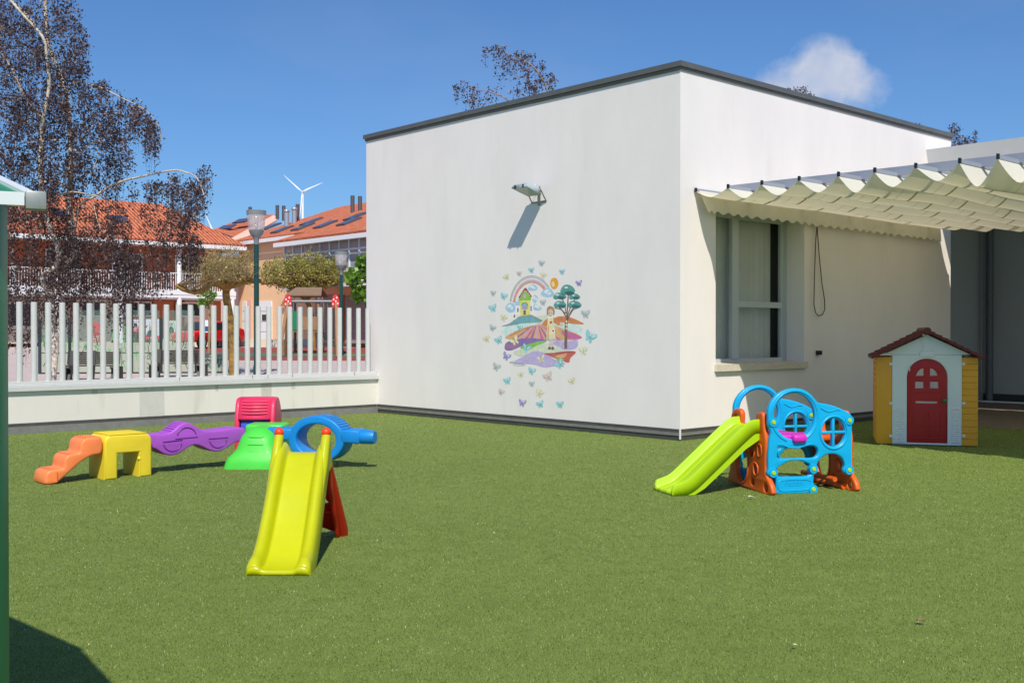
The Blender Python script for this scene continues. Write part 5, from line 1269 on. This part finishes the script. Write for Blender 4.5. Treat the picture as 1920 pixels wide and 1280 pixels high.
for (x0, x1, z0, z1, m) in ((8.9, 11.0, 0, 2.65, M_garage), (11.9, 15.2, 0, 2.55, M_garage), (16, 19, 0, 2.6, M_garage), (0.55, 1.05, 0, 2.5, M_wtrim), (2.1, 4.1, 0, 2.45, M_wtrim)):
    g = MB(); g.box(x0, x1, -.06, -.001, z0, z1); d_ = g.build('door', m, hr)
    g = MB()
    for k in range(1, 4): g.box(x0 + .05, x1 - .05, -.068, -.061, z0 + (z1 - z0) * k / 4, z0 + (z1 - z0) * k / 4 + .03)
    g.build('door_seam', M_steel, d_)
for (x0, x1, m) in ((11.05, 11.85, M_terra), (15.25, 15.95, M_terra), (1.15, 1.7, M_pinkr)):
    g = MB(); g.box(x0, x1, -.05, -.001, 0, 2.6); g.build('wall_panel', m, hr)
g = MB(); g.box(11.28, 11.5, -1.4, -1.2, -.1, 3.0); g.build('column', M_wtrim, hr)
g = MB(); g.tube([(5.95, -.06, 2), (5.95, -.06, RE - .2)], .05, 8); g.build('downpipe', M_wtrim, hr)
g = MB(); g.box(3.05, 3.75, -.09, -.062, 1.3, 1.65); g.build('letter_slot', M_dark, hr)
window(hr, 5.6, 6.6, 1.5, 2.6, -.03, M_dark, 1)
def on_roof(px, py):                 # px point on the front slope, local
    n_loc = Vector((0, -sl2, 1)); o_loc = Vector((0, -.4, RE + .07)); M_ = mtx(hr)
    nw = (M_.to_3x3() @ n_loc).normalized(); ow = M_ @ o_loc
    return M_.inverted() @ onplane(px, py, ow, nw)
for (x0, y0, x1, y1) in ((514, 436, 547, 427), (552, 431, 587, 422), (569, 421, 602, 412), (594, 427, 630, 417), (637, 422, 676, 412), (651, 412, 686, 402), (495, 430, 522, 422)):
    a, b_ = on_roof(x0 + 3, y0), on_roof(x1 - 6, y1)
    lx, ly = (a.x + b_.x) / 2, (a.y + b_.y) / 2
    M_ = Matrix.Translation(Vector((lx, ly, RE + .07 + sl2 * (ly + .4)))) @ Matrix.Rotation(math.atan(sl2), 4, 'X')
    g = MB(); g.box(-.42, .42, -.62, .62, -.02, .09, M=M_); f_ = g.build('skylight', M_pipe, hr); g = MB(); g.box(-.34, .34, -.54, .54, .091, .10, M=M_); g.build('pane', M_sky, f_)
for (px, yb, yt, st_) in ((661, 398, 367, 0), (675, 394, 368, 0), (558, 414, 383, 0), (552, 418, 392, 1), (537.5, 423, 396, 1), (532, 411, 386, 0), (520, 408, 385, 0)):
    p = on_roof(px, yb); hh = (yb - yt) / F * (mtx(hr) @ p).y
    g = MB(); g.tube([(p.x, p.y, p.z - .1), (p.x, p.y, p.z + hh)], .15 if st_ else .12, 10)
    if st_: g.sphere((p.x, p.y, p.z + hh), .2, (.2, .2, .14), 10, 6)
    g.build('flue', M_steel if st_ else M_pipe, hr, smooth=50)
# third house further back with its own roof and pale parapet
h3 = thing('distant_house', 'farther house whose small orange roof with a pale parapet shows between the other roofs', 'house', (at(395, 600, 84).x, 84, .95), R(-40))
g = MB(); g.box(0, 9, 0, 7, 0, 6.4); g.build('wall', M_pinkr, h3)
def h3p(px, py, Y0): return mtx(h3).inverted() @ at(px, py, Y0)
roofpoly(h3, 'roof', [[h3p(400, 432, 80), h3p(445, 448, 76), h3p(520, 404, 82), h3p(486, 403, 86), h3p(445, 414, 86)]])
g = MB(); a, b_, c_, d_ = h3p(436, 448, 75.5), h3p(516, 404, 81.5), h3p(524, 412, 81.5), h3p(446, 456, 75.5); g.prism([a, b_, c_, d_], (.2, -.3, 0)); g.build('parapet', M_pinkr, h3)
for (px, yb, yt) in ((469, 420, 388),):
    p = h3p(px, yb, 84); p2 = h3p(px, yt, 84); g = MB(); g.tube([p, p2], .14, 8); g.build('flue', M_pipe, h3)
for (px, py) in ((426, 428), (455, 416)):
    p = h3p(px, py, 80.5); g = MB(); g.box(-.8, .8, -.35, .35, .05, .14, M=Matrix.Translation(p) @ Matrix.Rotation(.5, 4, 'X')); g.build('skylight', M_sky, h3)

# ------------------------------------------------------------------ street lamps
M_post = mat('lamp_post_green', (18, 66, 62), .4, var=.05); M_lhead = mat('lamp_head_grey', (134, 140, 142), .45, metal=.2); M_lglass = glassy('lamp_cup', (226, 222, 224), .30, .05)
def lamp(label, px, Y0, ytop, group='street lamps on the plaza'):
    b_ = at(px, 600, Y0); zt = at(px, ytop, Y0).z; z0 = plaza_z(Y0)
    t = thing('street_lamp', label, 'street lamp', (b_.x, Y0, z0), 0, group); h = zt - z0; k = 1.0
    g = MB(); g.tube([(0, 0, 0), (0, 0, h - .98)], [.085, .075], 14); g.tube([(0, 0, 0), (0, 0, .35)], .10, 14); g.build('post', M_post, t, smooth=50)
    g = MB(); g.tube([(0, 0, h - 1.03), (0, 0, h - .86), (0, 0, h - .80), (0, 0, h - .70), (0, 0, h - .60)], [.075, .085, .13, .20, .235], 20); g.build('head', M_lhead, t, smooth=50)
    g = MB(); g.tube([(0, 0, h - .60), (0, 0, h - .10)], [.232, .285], 24, cap=False); g.build('glass_cup', M_lglass, t, smooth=50, solid=.01)
    g = MB(); g.tube([(0, 0, h - .14), (0, 0, h)], [.288, .30], 24); g.build('cap_ring', M_lhead, t, smooth=50)
    g = MB()
    for k in range(6): g.tube([(.03 * math.cos(k), .03 * math.sin(k), h - .58), (.07 * math.cos(k * 1.3), .07 * math.sin(k * 1.3), h - .2)], .012, 5)
    g.build('bulb_rod', M_steel, t)
lamp('nearer street lamp with green post and glass cup, right of the plane tree', 481, 33, 395)
lamp('farther street lamp with green post beside the swing, in front of the glazed bay', 640, 48, 472)

# ------------------------------------------------------------------ benches
M_bench = mat('dark_bench_slats', (48, 36, 34), .6, var=.1); M_iron = mat('black_iron', (30, 32, 34), .5)
def bench():
    t = thing('park_bench', 'dark slatted park bench seen through the pickets right of the birch trunk', 'bench', (0, 0, 0), 0, 'benches on the plaza')
    g = MB()
    for i in range(6): g.box(-.75, .75, .22 + .018 * i, .245 + .018 * i, .46 + .062 * i, .512 + .062 * i)
    g.build('backrest', M_bench, t)
    g = MB()
    for i in range(6): g.box(-.75, .75, -.22 + .072 * i, -.165 + .072 * i, .41, .44)
    g.build('seat', M_bench, t)
    for x in (-.62, .0, .62):
        g = MB(); g.prism([(x - .06, -.2, .0), (x - .06, .1, 0), (x - .06, .24, .40), (x - .06, .35, .86), (x - .06, .30, .86), (x - .06, .18, .42), (x - .06, -.24, .42), (x - .06, -.26, .36), (x - .06, -.05, .3)], (.11, 0, 0)); g.build('leg', M_iron, t)
    for x in (-.74, .74):
        g = MB(); g.box(x - .10, x + .10, -.25, .22, .0, .40, r=.02); g.build('side_bin', M_iron, t)
    return t
bn = bench(); bn.location = (at(172, 700, 31.5).x, 31.5, .12); bn.rotation_euler = (0, 0, R(8))
b2_ = copy_tree(bn); b2_.location = (at(335, 700, 33).x, 33, .144); b2_['label'] = 'dark slatted park bench farther right, below the posters and left of the plane tree'

# ------------------------------------------------------------------ glass wind screens printed with bamboo
M_scr = glassy('frosted_screen', (176, 180, 164), .86, .4); M_scr2 = glassy('clear_screen', (120, 150, 140), .22, .05)
M_bam = mat('bamboo_print', (96, 176, 104), .6); M_bam2 = mat('bamboo_print_dark', (60, 96, 84), .6); M_sp = mat('screen_post', (44, 56, 60), .5)
SCR = [(16, 72, 0), (75, 131, 1), (131, 247, 1), (247, 302, 1), (302, 368, 1), (368, 422, 2)]
labs = {1: 'bamboo-printed glass screen directly behind the birch trunk', 2: 'wide bamboo-printed glass screen behind the left bench', 3: 'narrow bamboo-printed glass screen left of the posters', 4: 'bamboo-printed glass screen behind the right bench', 5: 'low bamboo-printed glass screen beside the plane tree trunk'}
for i, (x0, x1, kd) in enumerate(SCR):
    if i == 0: continue
    Y0 = 34.5 + .12 * i; A0, B0 = at(x0, 700, Y0), at(x1, 700, Y0); z0 = plaza_z(Y0); L0 = B0.x - A0.x
    t = thing('glass_screen', labs[i], 'glass screen', (A0.x, Y0, z0), 0, 'bamboo glass screens on the plaza')
    zt = at(0, 596, Y0).z - z0; zm = at(0, 642 if kd == 1 else 662, Y0).z - z0
    ps = MB(); ps.box(-.045, .045, -.04, .04, 0, zt if kd == 1 else zm); ps.build('post', M_sp, t)
    g = MB(); g.box(.05, L0 - .05, -.006, .006, .05, zm); g.build('lower_pane', M_scr, t)
    if kd == 1: g = MB(); g.box(.05, L0 - .05, -.006, .006, zm + .004, zt + .25); g.build('upper_pane', M_scr2, t)
    g = MB(); g.box(.05, L0 - .05, -.02, .02, .0, .045); g.box(.05, L0 - .05, -.012, .012, zm * .66, zm * .66 + .02); g.build('rail', M_sp, t)
    rr = random.Random(i); g = MB(); g.m = 0
    top = zm if kd == 2 else zt
    for _ in range(int(L0 * 16)):
        g.m = rr.random() < .45
        x = rr.uniform(.1, L0 - .1); z = rr.uniform(.1, top * .6); dx = rr.uniform(-.35, .35); hh = rr.uniform(.2, .9)
        x1_ = min(max(x + dx, .08), L0 - .08); z1_ = min(z + hh, top - .03); w_ = rr.uniform(.008, .02)
        g.add([(x - w_, -.009, z), (x + w_, -.009, z), (x1_ + w_ * .3, -.009, z1_), (x1_ - w_ * .3, -.009, z1_)], [(0, 1, 2, 3)])
        for _k in range(3):
            f = rr.random(); lx, lz = x + (x1_ - x) * f, z + (z1_ - z) * f; lx2, lz2 = min(max(lx + rr.uniform(-.16, .16), .06), L0 - .06), min(lz + rr.uniform(-.02, .14), top)
            g.add([(lx, -.0095, lz), ((lx + lx2) / 2, -.0095, (lz + lz2) / 2 + .02), (lx2, -.0095, lz2), ((lx + lx2) / 2, -.0095, (lz + lz2) / 2 - .016)], [(0, 1, 2, 3)])
    g.build('bamboo_print', [M_bam, M_bam2], t)

# ------------------------------------------------------------------ posters on boards
M_pred = mat('poster_red', (214, 36, 58), .7); M_pw = mat('poster_white', (226, 226, 236), .7); M_suit = mat('poster_suit', (48, 50, 66), .7); M_face = mat('poster_face', (222, 176, 156), .7)
M_pb = mat('board_grey', (150, 152, 150), .8)
def poster(label, x0, y0, x1, y1, Y0, kind):
    a, b_ = at(x0, y1, Y0), at(x1, y0, Y0); w_, h_ = b_.x - a.x, b_.z - a.z; z0 = plaza_z(Y0)
    t = thing('poster_board', label, 'poster', (a.x + w_ / 2, Y0, z0), 0, 'red and white posters on the plaza'); zb = a.z - z0
    g = MB(); g.box(-w_ / 2, w_ / 2, 0, .02, zb, zb + h_); g.build('board', M_pred if kind == 2 else M_pw, t)
    for x in (-w_ / 2 + .05, w_ / 2 - .05): g = MB(); g.box(x - .02, x + .02, .021, .05, 0, zb + h_); g.build('leg', M_iron, t)
    g = MB(); f = .18 if kind == 0 else .42
    if kind != 2: g.box(-w_ / 2, w_ / 2, -.006, -.001, zb, zb + h_ * f); g.build('red_band', M_pred, t)
    if kind in (0, 1):
        g = MB(); cx = -.12 * w_ if kind == 0 else 0; g.poly([(cx - .3 * w_, -.004, zb + h_ * f), (cx + .3 * w_, -.004, zb + h_ * f), (cx + .25 * w_, -.004, zb + h_ * (f + .2)), (cx + .08 * w_, -.004, zb + h_ * (f + .3)), (cx - .08 * w_, -.004, zb + h_ * (f + .3)), (cx - .25 * w_, -.004, zb + h_ * (f + .2))]); g.build('suit_print', M_suit, t)
        g = MB(); g.sphere((cx, -.004, zb + h_ * (f + .38)), .1, (.11 * w_, .003, .12 * h_), 16, 8); g.build('portrait_print', M_face, t)
    g = MB(); rows_ = 3
    for k in range(2 if kind == 0 else 3): zz = zb + h_ * f * (.25 + .25 * k); g.box(-w_ * .3, w_ * (.1 + .1 * k), -.010, -.007, zz, zz + h_ * .035)
    g.build('text_lines', M_pw, t)
poster('tall white and red poster with a portrait, left of the two right-hand posters', 273.5, 598, 299, 636, 36.5, 0)
poster('portrait poster with a broad red lower half, between the tall poster and white column', 312, 601, 330, 638, 36.6, 1)
poster('small portrait poster with red foot at the left of the tall poster', 249, 599, 260, 622, 37, 1)
poster('plain red poster with small white lettering behind the left bench', 170, 604, 189, 645, 36.2, 2)
t = thing('info_sheet', 'white and blue sheet on a stand in front of the red car', 'poster', (at(390, 600, 50).x, 50, plaza_z(50)))
a, b_ = at(386, 623, 50), at(395, 600, 50); w_ = b_.x - a.x + .1; za, zb2 = a.z - plaza_z(50), b_.z - plaza_z(50)
g = MB(); g.box(-w_ / 2, w_ / 2, 0, .02, za, zb2); g.build('board', M_pw, t); g = MB(); g.box(-w_ / 2 + .02, w_ / 2 - .02, -.006, -.001, za + .05, za + .28); g.build('blue_print', mat('poster_blue', (40, 80, 130), .7), t); g = MB(); g.box(-.02, .02, .021, .05, 0, zb2); g.build('leg', M_iron, t)

# ------------------------------------------------------------------ red car
cr_ = thing('parked_car', 'red parked car half hidden behind fence and plane tree', 'car', (at(390, 640, 57).x, 57, plaza_z(57)), R(-116 + 180))
M_car = mat('car_red', (200, 24, 22), .25, coat=.6); M_tyre = mat('tyre', (28, 28, 28), .8)
body = [(-2.0, .35), (-2.02, .62), (-1.9, .82), (-1.25, .93), (-.55, 1.38), (.75, 1.43), (1.55, 1.08), (1.95, 1.0), (2.02, .7), (2.0, .35), (1.68, .32), (1.55, .60), (1.28, .70), (1.02, .60), (.90, .32), (-.95, .32), (-1.05, .60), (-1.3, .70), (-1.56, .60), (-1.68, .32)]
plate('body', [body], (0, 0, 0), (1, 0, 0), (0, 0, 1), 1.66, .09, M_car, cr_)
for s in (-1, 1):
    g = MB(); g.prism([(-1.05, s * .83, .95), (-.52, s * .83, 1.31), (.7, s * .83, 1.36), (1.3, s * .83, 1.08), (1.3, s * .83, .95)], (0, s * .006, 0)); g.build('side_window', M_dark, cr_)
g = MB(); g.add([(-1.28, -.68, .955), (-1.28, .68, .955), (-.60, .62, 1.36), (-.60, -.62, 1.36)], [(0, 1, 2, 3)]); wsd = g.build('windscreen', M_dark, cr_, solid=.03)
wh = None
for (x, y) in ((-1.31, -.76), (-1.31, .76), (1.29, -.76), (1.29, .76)):
    if wh is None:
        g = MB(); g.tube([(0, -.09, 0), (0, .09, 0)], .31, 20); wh = g.build('wheel', M_tyre, cr_, smooth=50); wh.location = (x, y, .31); g = MB(); g.tube([(0, -.1, 0), (0, .1, 0)], .19, 16); g.build('rim', M_steel, wh)
    else: c = wh.copy(); COL.objects.link(c); c.parent = cr_; c.location = (x, y, .31); d = [q_ for q_ in COL.objects if q_.parent == wh][0].copy(); COL.objects.link(d); d.parent = c
for y in (-.6, .6): g = MB(); g.sphere((-1.98, y, .70), .1, (.07, .16, .09)); g.build('headlight', M_steel, cr_, smooth=60)

# ------------------------------------------------------------------ public playground: swing, tower, spring toy
M_log = mat('playground_timber', (150, 116, 84), .8, var=.12, vscale=3); M_mush = mat('mushroom_red', (212, 44, 44), .5)
YS = 47
zs = plaza_z(YS)
sw = thing('swing_frame', 'wooden swing frame with metal top bar and red mushroom end panels', 'swing', (at(585, 640, YS).x, YS, zs))
pl_ = lambda x, y, Y0=YS: at(x, y, Y0) - Vector((sw.location.x, YS, zs))
g = MB(); g.tube([pl_(545, 565), pl_(629, 565)], .06, 10); g.build('top_bar', M_lhead, sw, smooth=50)
for (xt, xs) in ((541, (533, 524)), (630, (640, 622))):
    top = pl_(xt, 565)
    for dy, xb in ((-1.1, xs[0]), (1.1, xs[1])):
        ft = Vector((pl_(xb, 600).x + (0 if xb != xs[0] else 0), dy, 0)); g = MB(); g.tube([top + Vector((0, 0, .1)), ft], .07, 8); g.build('leg', M_log, sw, smooth=50)
    g = MB(); tz = top.z; tx = top.x
    g.prism([(tx + a * .55, -.12, tz + b_ * .8) for a, b_ in smoothloop([(-.26, -.35), (-.30, 0), (-.18, .3), (0, .38), (.18, .3), (.30, 0), (.26, -.35), (.10, -.30), (.08, -.05), (-.08, -.05), (-.10, -.30)], 3)], (0, .05, 0)); mp_ = g.build('mushroom_panel', M_mush, sw)
    g = MB()
    for (a, b_) in ((-.15, .1), (.1, .2), (.02, 0), (.18, -.12), (-.2, -.15)): g.sphere((tx + a * .55, -.125, tz + b_ * .8), .04, (.032, .006, .04), 10, 6)
    g.build('white_dot', M_wtrim, mp_)
for x in (556, 566, 604, 614):
    g = MB(); a = pl_(x, 566); g.tube([a, Vector((a.x, 0, .55))], .008, 5); g.build('chain', M_lhead, sw)
for (a, b_) in ((556, 566), (604, 614)):
    p, q2 = pl_(a, 566), pl_(b_, 566); g = MB(); g.box(p.x - .03, q2.x + .03, -.12, .12, .52, .56); g.build('seat', M_iron, sw)
YT = 50
zt_ = plaza_z(YT)
tw_ = thing('play_tower', 'wooden play tower with brown pitched roof and yellow slide', 'play tower', (at(575, 640, YT).x, YT, zt_))
pt_ = lambda x, y: at(x, y, YT) - Vector((tw_.location.x, YT, zt_))
for x in (-.65, .65):
    for y in (-.6, .6): g = MB(); g.tube([(x, y, 0), (x, y, 2.35)], .07, 8); g.build('post', M_log, tw_, smooth=50)
M_rf = mat('tower_roof_boards', (128, 104, 84), .8, var=.12, vscale=6)
zr, ze = pt_(565, 541).z, pt_(560, 556).z
for s in (-1, 1):
    g = MB(); g.prism([(-.78, s * .95, ze), (.85, s * .95, ze), (.72, 0, zr), (-.5, 0, zr)], (0, 0, .06)); g.build('roof_slope', M_rf, tw_)
g = MB(); g.prism([(-.84, -.9, ze), (-.84, .9, ze), (-.55, 0, zr - .05)], (.05, 0, 0)); g.build('gable_board', M_log, tw_)
g = MB(); g.box(-.7, .7, -.65, .65, 1.0, 1.08); g.build('deck', M_log, tw_)
g = MB(); g.box(-.62, -.12, -.69, -.65, 1.09, 1.95); g.build('green_panel', mat('panel_green', (20, 120, 80), .6), tw_)
g = MB(); g.box(-.05, .6, -.69, -.65, 1.09, 1.7); g.build('timber_panel', M_log, tw_)
g = MB(); p0, p1 = Vector((-.7, -.2, 1.1)), Vector((pt_(528, 640).x, -.6, .18))
sd = Vector((0, .25, 0)); g.add([p0 - sd, p0 + sd, p1 + sd, p1 - sd], [(0, 1, 2, 3)]); g.add([p0 - sd, p0 - sd + Z * .2, p1 - sd + Z * .2, p1 - sd], [(0, 1, 2, 3)]); g.add([p0 + sd, p0 + sd + Z * .2, p1 + sd + Z * .2, p1 + sd], [(0, 1, 2, 3)])
g.build('slide', mat('slide_yellow', (226, 208, 70), .4), tw_, solid=.03)
g = MB()
for k in range(5): g.tube([(.75 + .2 * k, -.4, .9 - .2 * k), (.75 + .2 * k, .4, .9 - .2 * k)], .03, 6)
g.tube([(.68, -.42, 1.0), (1.75, -.42, .0)], .04, 6); g.tube([(.68, .42, 1.0), (1.75, .42, .0)], .04, 6); g.build('ladder', M_iron, tw_)
sp = thing('ball_game_panel', 'small white play panel with black football spots beside the swing', 'play panel', (at(531, 640, 48).x, 48, plaza_z(48)))
a = at(531, 625, 48).z - plaza_z(48)
g = MB(); g.prism([(x, 0, z) for x, z in ell(0, a, .24, .28, 20)], (0, .04, 0)); g.build('panel', M_wtrim, sp)
g = MB()
for (x, z) in ((0, 0), (.1, .14), (-.12, .1), (.12, -.1), (-.08, -.14)): g.prism([(x + u_, -.004, a + z + v_) for u_, v_ in ell(0, 0, .045, .05, 5)], (0, .003, 0))
g.build('black_spot', M_iron, sp); g = MB(); g.tube([(0, .02, 0), (0, .02, a - .25)], .05, 8); g.build('leg', M_log, sp)
# low concrete wall behind the playground
lw2 = thing('garden_wall', 'low pale concrete kerb wall along the far side of the playground', 'wall', (-8, 58.5, plaza_z(58.5)), R(-4))
g = MB(); g.box(-12, 12, 0, .3, 0, .42); g.build('wall', M_beige, lw2)

# ------------------------------------------------------------------ wind turbines on the skyline
M_turb = mat('turbine_white', (226, 230, 234), .5)
def turbine(label, hx, hy, tips, Y0, base_y=640):
    t = thing('wind_turbine', label, 'wind turbine', (at(hx, base_y, Y0).x, Y0, .9), 0, 'wind turbines on the skyline')
    o = Vector(t.location); hub = at(hx, hy, Y0) - o; k = Y0 / F
    g = MB(); g.tube([(hub.x, 0, 0), (hub.x, 0, hub.z)], [3.2 * k * 1.25, 2.0 * k], 14); g.build('tower', M_turb, t, smooth=50)
    g = MB(); g.sphere(hub - Vector((-1.5 * k, 6 * k * -.3, 0)), 3 * k, (5.2 * k, 6 * k, 2.2 * k)); g.build('nacelle', M_turb, t, smooth=60)
    for (x, y) in tips:
        tp = at(x, y, Y0) - o - Vector((0, 5 * k, 0)); hb2 = hub - Vector((0, 5 * k, 0)); d = (tp - hb2); side = Vector((-d.z, 0, d.x)).normalized()
        W_ = [(0, .5), (.10, 1.1), (.22, 1.9), (.5, 1.3), (.8, .8), (1, .25)]
        g = MB(); g.prism([hb2 + d * f + side * w * k * .9 for f, w in W_] + [hb2 + d * f - side * w * k * .55 for f, w in W_[::-1]], (0, .6 * k, 0)); g.build('blade', M_turb, t)
turbine('white wind turbine with two raised blades above the orange roofs', 567.5, 360, [(533, 329), (606, 343), (563, 408)], 900)
turbine('distant wind turbine of which only a slanting blade shows beside the birch branch', 402, 436, [(387.5, 404), (440, 436), (380, 462)], 1200)

# ------------------------------------------------------------------ short turf blades, thick near the viewer
rr = np.random.default_rng(5)
NBL = 760000
yb = 3.5 + (20.6 - 3.5) * rr.random(NBL) ** 1.5
xb = (rr.random(NBL) - .5) * 2 * (yb * .55 + 1.6)
inside = ((xb - FW.x) * -AD.x + (yb - FW.y) * -AD.y > .06) & (((xb - CORNER.x) * AD.x + (yb - CORNER.y) * AD.y < -.03) | ((xb - CORNER.x) * BD.x + (yb - CORNER.y) * BD.y < -.03))
xb, yb = xb[inside], yb[inside]; n = len(xb)
h = rr.uniform(.005, .012, n); a = rr.uniform(0, 6.283, n); w_ = .0010 + .0001 * yb * rr.uniform(1, 3, n); ln = rr.uniform(.2, .9, n) * h
b_ = rr.uniform(0, 6.283, n)
P0 = np.stack([xb - np.cos(a) * w_, yb - np.sin(a) * w_, np.zeros(n)], 1); P1 = np.stack([xb + np.cos(a) * w_, yb + np.sin(a) * w_, np.zeros(n)], 1)
P2 = np.stack([xb + np.cos(b_) * ln, yb + np.sin(b_) * ln, h], 1)
V = np.stack([P0, P1, P2], 1).reshape(-1, 3).astype(np.float32)
me = bpy.data.meshes.new('turf_blades'); me.vertices.add(3 * n); me.vertices.foreach_set('co', V.ravel()); me.loops.add(3 * n); me.loops.foreach_set('vertex_index', np.arange(3 * n, dtype=np.int32))
me.polygons.add(n); me.polygons.foreach_set('loop_start', np.arange(0, 3 * n, 3, dtype=np.int32)); me.update(calc_edges=True)
me.materials.append(leafm('turf_blade', (84, 114, 26), (126, 152, 56), (146, 164, 84), .3, True))
o = bpy.data.objects.new('turf_blades', me); COL.objects.link(o); o['kind'] = 'stuff'; tag(o, 'short green blades of artificial turf covering the playground', 'turf')
